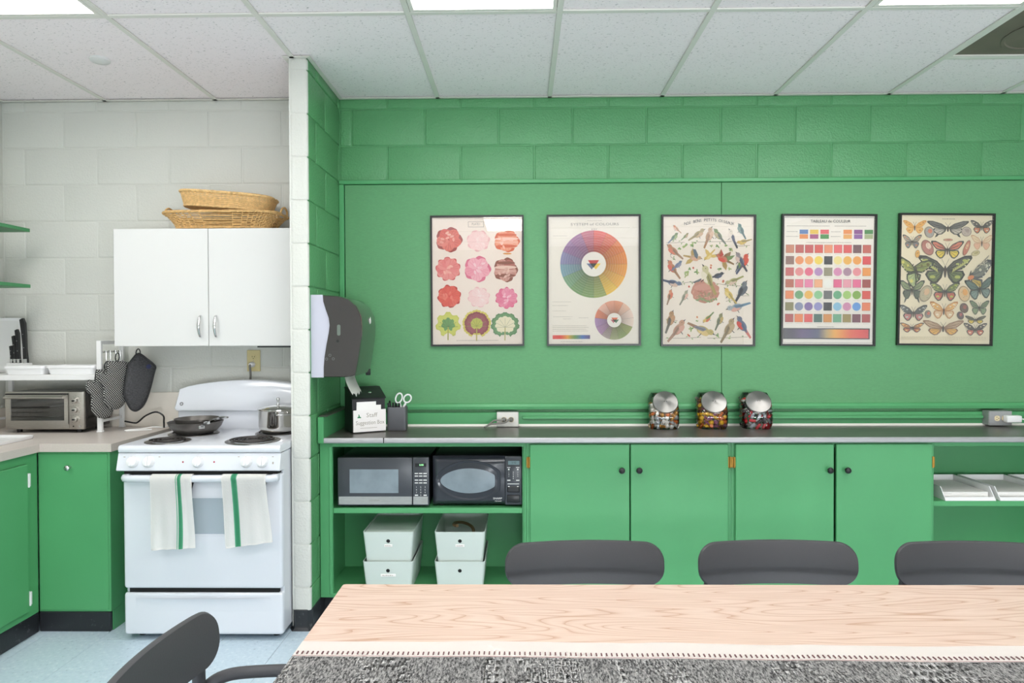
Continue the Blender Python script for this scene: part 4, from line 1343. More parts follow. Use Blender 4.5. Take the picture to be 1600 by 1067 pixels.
q.prism([(3.40+a*1.5, 1.468+b_) for a, b_ in leaf], ax+.2445, ax+.2462, 'X'); q.build('leaf_mark', M_paper, cv)
q = MB(); q.box(ax+.195, ax+.218, DY1-.02, DY1+.002, 1.188, 1.222, .003); q.build('release_tab', M_black, t)
def sheet(u, v):
    a = v*.098
    return (ax+.150+.010*math.sin(v*1.6)+.030*v*v+.004*math.sin(5*u), 3.265+.205*u, 1.205-a+(.009*math.sin(17*u)+.004*math.sin(41*u) if v > .99 else 0))
q = MB(); q.grid(sheet, 24, 10)
q.build('paper_sheet', M_paper, t, smooth=60, solid=.0008)

# ------------------------------------------------------------------ suggestion box
t = thing('suggestion_box', 'black wooden suggestion box with a slanted lid, reading Staff Suggestion Box', 'suggestion box', (0, 0, 0))
bw, bd, hf, hb = .172, .148, .175, .222
q = MB(); q.prism([(0, .0015), (0, hf), (.012, hf+.004), (bd-.045, hb), (bd, hb), (bd, .0015)], 0, bw, 'X'); q.build('box_body', M_boxwood, t)
sa = math.atan2(hb-hf-.004, bd-.057)
q = MB(); q.prism([(-.006, hf-.002), (bd-.047, hb+.0015), (bd, hb+.0015), (bd, hb+.007), (bd-.049, hb+.007), (-.008, hf+.004)], -.004, bw+.004, 'X'); q.build('lid', M_boxwood, t)
Ml = Matrix.Translation((bw*.62, .045, hf+.004+.045*math.tan(sa)+.0015)) @ Matrix.Rotation(sa, 4, 'X')
MB().lathe([(.008, .0), (.008, .003), (.003, .005)], (0, 0, 0), 16, Ml).build('cam_lock', M_chrome, t)
MB().box(-.013, .002, -.012, -.002, .003, .006, .001, M=Ml).build('key', M_chrome, t)
q = MB(); q.box(.012, bw-.004, -.010, -.0005, .004, .106, .001); q.build('card_pocket', M_boxwood, t, smooth=0)
s1 = MB().box(.002, bw+.001, -.0125, -.0105, .006, .118, 0).build('sign_card', M_card, t, smooth=0)
M_pen = mat('green ink', C(30, 130, 80), .8)
text_part('Staff', .031, (.098, -.0128, .090), M_inkpale, s1, width=.058, name='sign_lettering')
text_part('Suggestion Box', .030, (.090, -.0128, .052), M_inkpale, s1, width=.150, name='sign_lettering')
q = MB(); q.box(.038, .126, -.0128, -.0124, .0245, .0262); q.build('small_print', M_inkpale, s1, smooth=0)
q = MB(); q.prism([(.024, .078), (.042, .078), (.042, .083), (.036, .084), (.033, .096), (.029, .098), (.029, .086), (.023, .083)], -.0128, -.0124, 'Y'); q.build('sign_symbol', M_pen, s1, smooth=0)
for i, (a, b_, z) in enumerate(((.020, .122, .160), (.022, .149, .141), (.021, .147, .138))):
    t_ = MB().box(a, b_, -.009+.0024*i-.0003, -.0075+.0024*i-.0003, .02, z, 0).build('suggestion_slip', M_paper, t, smooth=0)
t.location = (-.868, 3.474, CZ+.0003)
t.rotation_euler = (0, 0, R(29))

# ------------------------------------------------------------------ pen cup, pens, scissors
t = thing('pen_cup', 'dark grey square pen cup standing right of the suggestion box', 'pen cup', (0, 0, 0))
rg = lambda o, z: [(x, y, z) for x, y in rrect(.100-2*o, .085-2*o, .014, 5)]
q = MB(); q.loft([rg(.003, 0), rg(0, .003), rg(0, .123), rg(.003, .124), rg(.004, .120), rg(.004, .006)]); q.build('cup_body', mat('matt grey cup', C(98, 99, 103), .5), t, smooth=50)
t.location = (-.660, 3.605, CZ+.0006)
t.rotation_euler = (0, 0, R(2))
for i, (dx, dy, tx, ty, L) in enumerate(((-.034, .01, 6, -5, .150), (-.026, -.012, -5, 3, .140), (-.012, .016, 9, 2, .148), (-.034, -.02, -2, -8, .139), (.0, .018, -7, 4, .143), (.008, -.008, 3, 2, .138))):
    t = thing('pen', 'black pen standing among the others in the grey pen cup', 'pen', (0, 0, 0), 'black pens in the grey cup')
    MB().lathe([(.0015, 0), (.0045, .012), (.0045, L-.03), (.0052, L-.028), (.0050, L-.002), (.003, L)], n=10).build('barrel', M_black, t)
    q = MB(); q.box(.0045, .0065, -.0015, .0015, L-.03, L-.004); q.build('clip', M_dgrey, t)
    t.location = (-.660+dx, 3.605+dy, CZ+.0068)
    t.rotation_euler = (R(tx*.5), R(ty*.6), 0)
t = thing('scissors', 'white-handled scissors standing upright in the grey pen cup', 'scissors', (0, 0, 0))
def loop(cx, cz, rx, rz, tilt):
    return [(cx+rx*math.cos(a)*math.cos(tilt)-rz*math.sin(a)*math.sin(tilt), 0, cz+rx*math.cos(a)*math.sin(tilt)+rz*math.sin(a)*math.cos(tilt)) for a in [2*PI*i/22 for i in range(22)]]
for s, (cx, cz, rx, rz, ti) in ((0, (-.017, .158, .0165, .026, -.25)), (1, (.028, .157, .0185, .022, -.5))):
    q = MB(); q.tube(loop(cx, cz, rx, rz, ti), .0042, 8, closed=True)
    q.tube(smoothpath([(cx+(.004 if s == 0 else -.008), 0, cz-.025), (cx*.35, .001*s, .112), (0, .001*s, .09)], 4), .006, 8)
    q.build('handle_loop', M_white_pl, t, smooth=60)
for s in (-1, 1):
    q = MB(); q.prism([(-.007, .10), (.007, .10), (.004, .03), (s*.003, .004), (-.004, .03)], s*.001-.0008, s*.001+.0008, 'Y'); q.build('blade', M_polish, t)
t.location = (-.643, 3.600, CZ+.0105)
t.rotation_euler = (R(-3), R(3), R(8))

# ------------------------------------------------------------------ outlets on the wall raceway
M_cream = mat('cream socket', C(232, 216, 178), .4)
t = thing('outlet_box', 'steel outlet box above the counter with two grey cords plugged in', 'outlet', (-.0785, YW-.05, .935))
ridge('box', -.138, -.019, YW-.066, YW-.0245, .893, .974, M_alu, t, bev=.002)
M_plate = mat('pale steel cover plate', C(212, 210, 204), .4, .2)
duplex(t, -.0785, YW-.066, .9335, .118, .079, M_plate, M_almond, True)
for k, (px, ex) in enumerate(((-.098, -.205), (-.059, -.200))):
    t2 = thing('power_plug', ['grey cord plugged into the left socket of the steel outlet box', 'grey cord plugged into the right socket of the steel outlet box'][k], 'plug', (px, YW-.08, .93))
    MB().lathe([(.0125, 0), (.0125, .012), (.009, .018)], (px, YW-.0765, .935), 14, Mx).build('plug_head', M_greycord, t2)
    MB().tube(smoothpath([(px, YW-.094, .935), (px-.012, YW-.102-.006*k, .934), (px-.05+.01*k, YW-.100-.008*k, .932-.012*k), (-.165, YW-.098-.01*k, .921-.008*k), (-.19, YW-.100-.012*k, .903), (ex, YW-.104-.012*k, .8975)], 5), .0046, 8).build('cord', M_greycord, t2)
t = thing('outlet_box', 'steel outlet box above the counter with a white adapter plugged in', 'outlet', (2.565, YW-.05, .935))
ridge('box', 2.504, 2.624, YW-.078, YW-.0245, .899, .974, M_alu, t, bev=.002)
duplex(t, 2.564, YW-.078, .9365, .120, .078, M_alu, M_cream, True)
t = thing('power_adapter', 'white power adapter and cord in the socket of the steel outlet box', 'adapter', (2.61, YW-.1, .935))
MB().box(2.571, 2.650, YW-.125, YW-.0875, .917, .955, .007, 3).build('adapter_body', M_white_pl, t)
MB().tube(smoothpath([(2.646, YW-.106, .937), (2.668, YW-.105, .934), (2.69, YW-.105, .929), (2.715, YW-.105, .933), (2.74, YW-.105, .938), (2.80, YW-.10, .936), (2.92, YW-.09, .915), (3.0, YW-.10, .8975)], 5), .0035, 8).build('cord', M_whitecord, t)

# ------------------------------------------------------------------ candy jars
M_jar = glass_mat('jar glass', (.97, .985, .98, 1), 1.2)
def candy(kind, label, group, col_mat, loc, rot, s):
    if kind not in CANDY:
        q = MB()
        if kind == 'twist':
            prof = [(.0105, -.019), (.004, -.011), (.0085, -.008), (.0100, 0), (.0085, .008), (.004, .011), (.0105, .019)]
            q.lathe(prof, n=9)
        elif kind == 'ball':
            q.lathe([(.003, -.011), (.0095, -.006), (.011, 0), (.0095, .006), (.003, .011)], n=9)
        else:
            q.box(-.026, .026, -.011, .011, -.006, .006, .003)
        bmesh.ops.recalc_face_normals(q.bm, faces=q.bm.faces[:])
        me = bpy.data.meshes.new('wrapped_candy'); q.bm.to_mesh(me); q.bm.free()
        CANDY[kind] = me
    key = (kind, col_mat.name)
    if key not in CANDY:
        me = CANDY[kind].copy(); me.materials.append(col_mat); CANDY[key] = me
    o = bpy.data.objects.new('wrapped_candy', CANDY[key])
    COL.objects.link(o)
    o.location = loc; o.rotation_euler = rot; o.scale = (s, s, s)
    return tag(o, label, 'candy', group)
CANDY = {}
def foil(name, col, metal=.5):
    return mat(name, col, .32, metal)
def jar(label, x, y, rz, palette, clabel, cgroup, kinds, fill):
    t = thing('candy_jar', label, 'jar', (0, 0, 0), 'glass candy jars with slanted steel lids')
    w, d, h = .158, .165, .186
    def ring(z, inset=0):
        f = z/h
        fy = 0 if z < .088 else (z-.088)*.72
        fy += .006*(1-min(1, z/.02))
        ww = w*(.90+.10*min(1, z/.03)) if z < .03 else w*(1-.22*max(0, (z-.13)/.056)**2)
        yb = d*(.97+.03*min(1, z/.03))-(.0 if z < .15 else (z-.15)*.9)
        return [(a, b_, z) for a, b_ in rrect(ww-2*inset, yb-fy-2*inset, min(.046, (yb-fy)*.42)-inset, 7, 0, (fy+yb)/2)]
    zs = (0, .004, .015, .03, .06, .088, .105, .125, .15, .165, .178, .186)
    q = MB(); q.loft([ring(z) for z in zs]); q.build('glass_body', M_jar, t, smooth=60)
    # lid: steel disc on the slanted mouth
    e = R(54)
    cz, cy = .142, (.142-.088)*.72
    Ml = Matrix.Translation((.006, cy, cz)) @ Matrix.Rotation(e, 4, 'X')
    q = MB(); q.lathe([(.060, -.014), (.066, -.012), (.067, -.001), (.064, .002), (.03, .0065), (.006, .008)], n=40); lid = q.build('steel_lid', M_lid, t, smooth=35)
    lid.matrix_local = Ml
    for dx in (-.006, .006):
        MB().lathe([(.0022, .0075), (.002, .0095)], (dx, 0, 0), 8).build('lid_rivet', M_dark, lid)
    t.location = (x, y, CZ+.0005)
    t.rotation_euler = (0, 0, rz)
    Mj = Matrix.Translation((x, y, CZ)) @ Matrix.Rotation(rz, 4, 'Z')
    sp = .0215 if kinds[0] != 'bar' else .026
    k = 0
    nz = int(fill/sp)
    for iz in range(nz):
        z = .014+sp*iz
        fy = (.0 if z < .082 else (z-.082)*.72)+.016
        yb = .165-.018-(0 if z < .14 else (z-.14)*.9)
        nx = int((w-.034)/sp)
        ny = max(1, int((yb-fy)/sp)+1)
        for iy in range(ny):
            for ix in range(nx+1):
                outer = iy == 0 or ix in (0, nx) or iz == nz-1
                if not outer and iy != 1: continue
                if iy > 4: continue
                if z > .150 and (iy < 2): continue
                xx = -(w/2-.018)+ix*(w-.036)/nx
                if iy == 0 and ix in (0, nx): continue
                p = Mj @ Vector((xx+random.uniform(-.003, .003), fy+iy*sp+random.uniform(-.002, .003), z+random.uniform(-.002, .002)+(.003 if ix % 2 else 0)))
                kind = random.choice(kinds)
                if kind == 'bar': r_ = (random.uniform(.6, 1.9), random.uniform(-1.2, 1.2), random.uniform(-.4, .4)+rz)
                else: r_ = tuple(random.uniform(0, PI) for _ in range(3))
                sc_ = {'twist': .84, 'ball': 1.16, 'bar': .66}[kind]
                candy(kind, clabel, cgroup, random.choice(palette), p, r_, sc_*random.uniform(.92, 1.06))
                k += 1
    return k
M_lid = mat('spun steel lid', C(150, 148, 145), .36, 1)
gl = NT(M_lid)
tcl = gl.n('ShaderNodeTexCoord')
tan = gl.n('ShaderNodeTangent'); tan.direction_type = 'RADIAL'; tan.axis = 'Z'
gl.b.inputs['Anisotropic'].default_value = .85; gl.l(tan.outputs[0], gl.b.inputs['Tangent'])
silver, gold, white_f = foil('silver foil', C(200, 206, 212)), foil('gold foil', C(206, 150, 70)), foil('white wrapper', C(238, 234, 226), 0)
orange_f, yellow_f, mauve, brown_f = foil('orange wrapper', C(222, 120, 50), .1), foil('yellow wrapper', C(238, 190, 48), .1), foil('mauve wrapper', C(150, 92, 120), .1), foil('brown wrapper', C(120, 74, 50), .1)
red_f, black_f = foil('red wrapper', C(214, 28, 42), .05), foil('dark wrapper', C(58, 48, 48), .1)
n1 = jar('glass candy jar filled with silver and gold wrapped candies, leftmost of the three', .751, 3.588, R(-4), [silver, silver, white_f, white_f, gold, gold, orange_f], 'small silver, gold or white wrapped candy inside the leftmost candy jar', 'candies in the silver and gold jar', ['ball', 'twist'], .150)
n2 = jar('glass candy jar filled with yellow and mauve wrapped candies, middle of the three', 1.008, 3.592, R(-5), [yellow_f, yellow_f, yellow_f, orange_f, mauve, mauve, brown_f], 'small yellow, orange or mauve wrapped candy inside the middle candy jar', 'candies in the yellow and mauve jar', ['twist', 'twist', 'ball'], .160)
n3 = jar('glass candy jar filled with red, black and white wrapped bars, rightmost of the three', 1.243, 3.594, R(-6), [red_f, red_f, black_f, black_f, black_f, white_f, silver], 'small red, black or white wrapped bar inside the rightmost candy jar', 'wrapped bars in the red and black jar', ['bar', 'bar', 'twist'], .165)
# ------------------------------------------------------------------ framed posters
M_frame = mat('black poster frame', C(26, 26, 25), .35)
M_pglass = glass_mat('poster glazing', (1, 1, 1, 1), 1.5)
class Ink:
    """flat printing: coloured outlines laid one over the other on the sheet; coordinates are read off the sheet"""
    def __init__(self, x0, x1, y0, y1, w, h):
        self.k = (x0, x1, y0, y1, w, h)
        self.bm = bmesh.new()
        self.lay = self.bm.loops.layers.float_color.new('ink')
        self.n = 0
    def P(self, x, y):
        x0, x1, y0, y1, w, h = self.k
        return ((x-x0)/(x1-x0)*w-w/2, h/2-(y-y0)/(y1-y0)*h)
    def poly(self, pts, col, fan=None):
        self.n += 1
        d = -.0006-.000006*self.n
        col = C(*col)
        vs_ = [self.bm.verts.new((p[0], d, p[1])) for p in (self.P(*q) for q in pts)]
        if fan is not None:
            c = self.P(*fan); cv_ = self.bm.verts.new((c[0], d, c[1]))
            fs = [self.bm.faces.new((vs_[i], vs_[(i+1) % len(vs_)], cv_)) for i in range(len(vs_))]
        else:
            fs = [self.bm.faces.new(vs_)]
        for f in fs:
            for lp in f.loops: lp[self.lay] = col
    def ell(self, cx, cy, rx, ry, col, a=0, n=20):
        ca, sa = math.cos(R(a)), math.sin(R(a))
        self.poly([(cx+rx*math.cos(q)*ca-ry*math.sin(q)*sa, cy+rx*math.cos(q)*sa+ry*math.sin(q)*ca) for q in [2*PI*i/n for i in range(n)]], col)
    def rect(self, x0, x1, y0, y1, col):
        self.poly([(x0, y0), (x1, y0), (x1, y1), (x0, y1)], col)
    def frame(self, x0, x1, y0, y1, t, col):
        for r in ((x0, x1, y0, y0+t), (x0, x1, y1-t, y1), (x0, x0+t, y0, y1), (x1-t, x1, y0, y1)): self.rect(*r, col)
    def lobed(self, cx, cy, rx, ry, lobes, depth, col, ph=0, n=64, jit=0, flat=.6):
        pts = []
        for i in range(n):
            a = 2*PI*i/n
            k = 1-depth*(1-abs(math.sin(lobes*a/2+ph))**flat)+jit*math.sin(a*13+ph*5)
            pts.append((cx+rx*k*math.cos(a), cy+ry*k*math.sin(a)))
        self.poly(pts, col, (cx, cy))
    def line(self, pts, w, col):
        for (a, b), (c, d) in zip(pts, pts[1:]):
            L = math.hypot(c-a, d-b) or 1
            nx, ny = -(d-b)/L*w/2, (c-a)/L*w/2
            self.poly([(a+nx, b+ny), (c+nx, d+ny), (c-nx, d-ny), (a-nx, b-ny)], col)
    def textline(self, x0, x1, y, hgt, col, rnd):
        """rows too small to read in the photograph"""
        x = x0
        while x < x1:
            w = rnd.uniform(4, 14)
            self.rect(x, min(x+w, x1), y, y+hgt, col)
            x += w+rnd.uniform(2, 4)
    def sector(self, cx, cy, r0, r1, a0, a1, col, n=3):
        o = [(cx+r1*math.cos(a), cy-r1*math.sin(a)) for a in [a0+(a1-a0)*i/n for i in range(n+1)]]
        i_ = [(cx+r0*math.cos(a), cy-r0*math.sin(a)) for a in [a1+(a0-a1)*i/n for i in range(n+1)]]
        self.poly(o+i_, col)
    def build(self, parent, name='print'):
        bmesh.ops.recalc_face_normals(self.bm, faces=self.bm.faces[:])
        me = bpy.data.meshes.new(name); self.bm.to_mesh(me); self.bm.free()
        me.materials.append(M_print)
        return link_mesh(name, me, parent)
PW, PH = .512, .716
def mixc(a, b, t):
    return tuple(a[i]+(b[i]-a[i])*t for i in range(3))

def poster(label, cx, cz, sheet, zoom, draw, roll=0, lean=0):
    t = thing('framed_poster', label, 'poster', (0, 0, 0), 'framed posters on the green wall')
    fw, fd = .0095, .020
    q = MB()
    for s in (-1, 1):
        q.prism([(s*PW/2, -PH/2), (s*PW/2, PH/2), (s*(PW/2-fw), PH/2-fw), (s*(PW/2-fw), -PH/2+fw)], -fd, 0, 'Y')
        q.prism([(-PW/2, s*PH/2), (PW/2, s*PH/2), (PW/2-fw, s*(PH/2-fw)), (-PW/2+fw, s*(PH/2-fw))], -fd, 0, 'Y')
    q.build('frame', M_frame, t, smooth=0)
    sh = MB().box(-PW/2+fw, PW/2-fw, -.006, -.002, -PH/2+fw, PH/2-fw).build('sheet', mat('sheet %d' % (len(MATS)), C(*sheet), .8, spec=.2), t, smooth=0)
    ik = Ink(*zoom, PW, PH)
    txt = draw(ik)
    pr = ik.build(sh)
    pr.location = (0, -.0056, 0)
    for (s, x, y, w, hgt, col) in txt:
        p = ik_point(zoom, x, y)
        tx = text_part(s, hgt/(zoom[3]-zoom[2])*PH*1.35, (p[0], -.0118, p[1]), col, sh, width=w/(zoom[1]-zoom[0])*PW)
    MB().box(-PW/2+fw, PW/2-fw, -.0155, -.0145, -PH/2+fw, PH/2-fw).build('glazing', M_pglass, t, smooth=0)
    t.location = (cx, YW-.0165-PH/2*math.sin(R(lean)), cz)
    t.rotation_euler = (R(lean), R(roll), 0)
    return t
def ik_point(z, x, y):
    return ((x-z[0])/(z[1]-z[0])*PW-PW/2, PH/2-(y-z[2])/(z[3]-z[2])*PH)

def draw_flowers(k):
    rd = random.Random(3)
    k.frame(310, 432, 78, 122, 3, (172, 160, 150))
    def bloom(cx, cy, rx, ry, base, dark, light, lobes, style):
        k.lobed(cx, cy, rx, ry, lobes, .28, dark, ph=lobes*.3, jit=.02)
        for i in range(lobes):
            a = 2*PI*i/lobes+.4
            k.lobed(cx+rx*.48*math.cos(a), cy+ry*.48*math.sin(a), rx*.46, ry*.44, 4, .12, mixc(base, light, rd.uniform(0, .5)), ph=rd.uniform(0, 3), n=28)
            for j in range(3):
                b_ = a+(j-1)*.28
                k.line([(cx+rx*.25*math.cos(b_), cy+ry*.25*math.sin(b_)), (cx+rx*.82*math.cos(b_), cy+ry*.82*math.sin(b_))], 2.2, mixc(base, dark, .6))
        if style == 'stripe':
            for yy, c_ in ((-.55, dark), (-.2, light), (.1, mixc(light, base, .4)), (.45, dark)):
                k.ell(cx, cy+ry*yy, rx*math.sqrt(max(.1, 1-yy*yy))*.92, ry*.13, c_)
        for i in range(7):
            a = rd.uniform(0, 2*PI); d = rd.uniform(.1, .6)
            k.ell(cx+rx*d*math.cos(a), cy+ry*d*math.sin(a), rx*.16, ry*.09, mixc(light, base, rd.uniform(0, .4)), rd.uniform(0, 180), 10)
    red, dred, pale, pink, hot = (222, 110, 96), (168, 84, 76), (246, 206, 196), (240, 166, 176), (232, 120, 150)
    bloom(160, 218, 106, 100, red, dred, (244, 200, 180), 5, '')
    bloom(388, 228, 92, 86, (246, 208, 202), (240, 190, 188), (250, 228, 220), 7, '')
    bloom(608, 232, 102, 88, (238, 150, 108), (222, 108, 66), (250, 206, 186), 5, 'stripe')
    k.ell(612, 330, 34, 7, (226, 160, 90))
    bloom(152, 446, 100, 96, (232, 132, 130), (206, 92, 90), (248, 196, 180), 9, '')
    bloom(380, 448, 106, 104, (240, 158, 172), (226, 122, 146), (250, 220, 220), 5, '')
    bloom(598, 456, 96, 98, (190, 118, 106), (150, 92, 76), (240, 208, 190), 5, 'stripe')
    bloom(160, 660, 94, 92, (230, 98, 84), (196, 70, 62), (240, 140, 120), 8, '')
    bloom(390, 668, 88, 82, (248, 214, 208), (242, 196, 194), (250, 230, 224), 8, '')
    bloom(604, 676, 88, 86, hot, (222, 100, 136), (250, 206, 214), 10, '')
    def leaf(cx, cy, rx, ry, cols, lobes, stem, dep, sharp):
        for s, c_ in cols:
            pts = []
            for i in range(90):
                a = 2*PI*i/90
                kk = s*(1-dep+dep*abs(math.cos(lobes*(a+PI/2)/2))**sharp+.025*math.sin(a*lobes*3))
                if math.cos(a-PI/2) > .93: kk *= .8
                pts.append((cx+rx*kk*math.cos(a), cy+ry*kk*math.sin(a)))
            k.poly(pts, c_, (cx, cy))
        k.line([(cx, cy+ry*.2), (cx-2, cy+ry*1.22)], 9, stem)
        for i in range(7):
            a = -PI/2+(i-3)*.52
            k.line([(cx, cy+ry*.18), (cx+rx*.74*math.cos(a), cy+ry*.18+ry*.7*math.sin(a))], 2.5, mixc(cols[-1][1], (90, 100, 70), .4))
    leaf(150, 880, 100, 100, ((1, (206, 206, 96)), (.92, (214, 214, 110)), (.55, (122, 166, 104))), 7, (188, 180, 90), .23, 1.1)
    leaf(372, 876, 112, 110, ((1, (222, 206, 104)), (.86, (150, 82, 88)), (.72, (166, 92, 100)), (.42, (196, 196, 96))), 9, (190, 176, 90), .07, .6)
    leaf(592, 886, 112, 100, ((1, (98, 140, 92)), (.92, (116, 156, 108)), (.70, (242, 232, 200))), 11, (200, 190, 130), .16, .5)
    k.textline(215, 540, 1003, 5, (196, 184, 170), rd)
    return [('PLATE I', 371, 100, 62, 20, M_inkpale)]
def wheel(k, cx, cy, r0, r1, hues, fade=0):
    n = len(hues)
    for i, c_ in enumerate(hues):
        a0, a1 = PI/2-2*PI*i/n, PI/2-2*PI*(i+1)/n
        for j in range(9):
            q0, q1 = r0+(r1-r0)*j/9, r0+(r1-r0)*(j+1)/9
            t = j/8
            col = mixc(mixc(c_, (120, 104, 92), .42), mixc(c_, (250, 236, 214), .16), t**.7)
            k.sector(cx, cy, q0, q1-(r1-r0)*.004, a0, a1+.004, col)
        k.line([(cx+r0*math.cos(a0), cy-r0*math.sin(a0)), (cx+r1*math.cos(a0), cy-r1*math.sin(a0))], 1.6, mixc(c_, (90, 80, 76), .5))
def tri_sign(k, cx, cy, s, cols):
    h = s*.87
    k.poly([(cx-s, cy-h*.55), (cx+s, cy-h*.55), (cx+s*.62, cy+h*.1), (cx-s*.62, cy+h*.1)], cols[0])
    k.poly([(cx-s*1.25, cy+h*.12), (cx-s*.55, cy+h*.12), (cx+s*.02, cy+h*.75), (cx-s*.3, cy+h*1.35)], cols[1])
    k.poly([(cx+s*1.3, cy+h*.12), (cx+s*.62, cy+h*.12), (cx+s*.05, cy+h*.8), (cx+s*.42, cy+h*1.35)], cols[2])
    k.poly([(cx-s*.62, cy+h*.1), (cx+s*.62, cy+h*.1), (cx, cy+h*1.0)], (72, 76, 72))
def draw_wheel(k):
    rd = random.Random(5)
    hues = [(226, 86, 76), (226, 98, 66), (230, 124, 66), (234, 136, 60), (238, 156, 62), (242, 178, 66), (240, 196, 70),
            (150, 166, 88), (122, 156, 92), (112, 152, 96), (116, 160, 120), (120, 160, 176), (134, 132, 176), (150, 112, 160), (160, 108, 156), (196, 98, 120)]
    wheel(k, 388, 410, 96, 262, hues)
    k.ell(388, 412, 94, 94, (246, 240, 228), n=40)
    tri_sign(k, 386, 400, 44, ((206, 76, 72), (112, 120, 146), (238, 204, 76)))
    h2 = [(232, 152, 116), (240, 196, 170), (242, 216, 200), (240, 220, 204), (150, 160, 92), (136, 154, 92), (150, 156, 110), (160, 142, 140), (170, 128, 170), (168, 130, 180), (228, 130, 96), (240, 186, 164), (236, 160, 130)]
    wheel(k, 547, 845, 56, 152, h2)
    k.ell(547, 845, 55, 55, (246, 240, 228), n=36)
    tri_sign(k, 550, 838, 26, ((230, 120, 84), (198, 108, 116), (92, 130, 96)))
    n = 40
    sp = [(232, 98, 92), (230, 84, 72), (238, 170, 70), (120, 158, 88), (96, 128, 190), (110, 94, 140)]
    for i in range(n):
        u = i/(n-1)*(len(sp)-1); a = min(int(u), len(sp)-2)
        k.rect(66+292*i/n, 66+292*(i+1)/n, 960, 990, mixc(sp[a], sp[a+1], u-a))
    for y, a, b_ in ((188, 72, 182), (700, 66, 210), (728, 66, 190), (770, 66, 170), (815, 70, 220), (832, 150, 210), (824, 270, 345), (885, 66, 330), (898, 66, 350), (912, 66, 330), (926, 66, 340), (1008, 130, 300), (72, 340, 450)):
        k.textline(a, b_, y, 3.5, (204, 196, 182), rd)
    return [('SYSTEM of COLOURS', 396, 103, 372, 20, M_inkpale), ('KEY', 392, 142, 44, 13, M_inkpale)]
def bird(k, x, y, s, a, body, wing, belly, tail=None, flip=1, fly=False):
    """perched or flying songbird, s = half length; a = tilt, head end up-right before flipping"""
    ca, sa = math.cos(R(a)), math.sin(R(a))
    def T(px, py):
        px, py = px*s, py*s
        u, v = px*ca+py*sa, -px*sa+py*ca
        return (x+flip*u, y+v)
    def blob(cx, cy, rx, ry, col, rot=0, n=16):
        r_ = R(rot)
        k.poly([T(cx+rx*math.cos(q)*math.cos(r_)-ry*math.sin(q)*math.sin(r_), cy+rx*math.cos(q)*math.sin(r_)+ry*math.sin(q)*math.cos(r_)) for q in [2*PI*i/n for i in range(n)]], col)
    dk = (78, 72, 68)
    tail = tail or wing
    k.poly([T(-.35, -.10), T(-1.15, -.02), T(-1.18, .14), T(-.35, .14)], tail)
    if fly:
        k.poly([T(.2, -.05), T(.05, -.55), T(-.35, -1.0), T(-.45, -.55), T(-.3, -.05)], wing)
        k.poly([T(.15, .1), T(-.2, .7), T(-.7, .95), T(-.6, .45), T(-.25, .1)], mixc(wing, (230, 200, 120), .45))
    blob(.08, .03, .52, .31, body)
    blob(.16, .15, .40, .19, belly)
    blob(.60, -.12, .23, .20, body)
    k.poly([T(.80, -.16), T(1.0, -.08), T(.80, -.05)], dk)
    if not fly:
        k.poly([T(.28, -.16), T(.05, -.22), T(-.35, -.10), T(-.72, .06), T(-.3, .14), T(.1, .08)], wing)
        k.line([T(.15, -.06), T(-.5, .05)], s*.05, mixc(wing, dk, .5))
        k.line([T(.05, .28), T(.0, .52)], s*.05, dk)
    k.poly([T(.62+.03*math.cos(q), -.15+.03*math.sin(q)) for q in [2*PI*i/6 for i in range(6)]], (40, 36, 34))
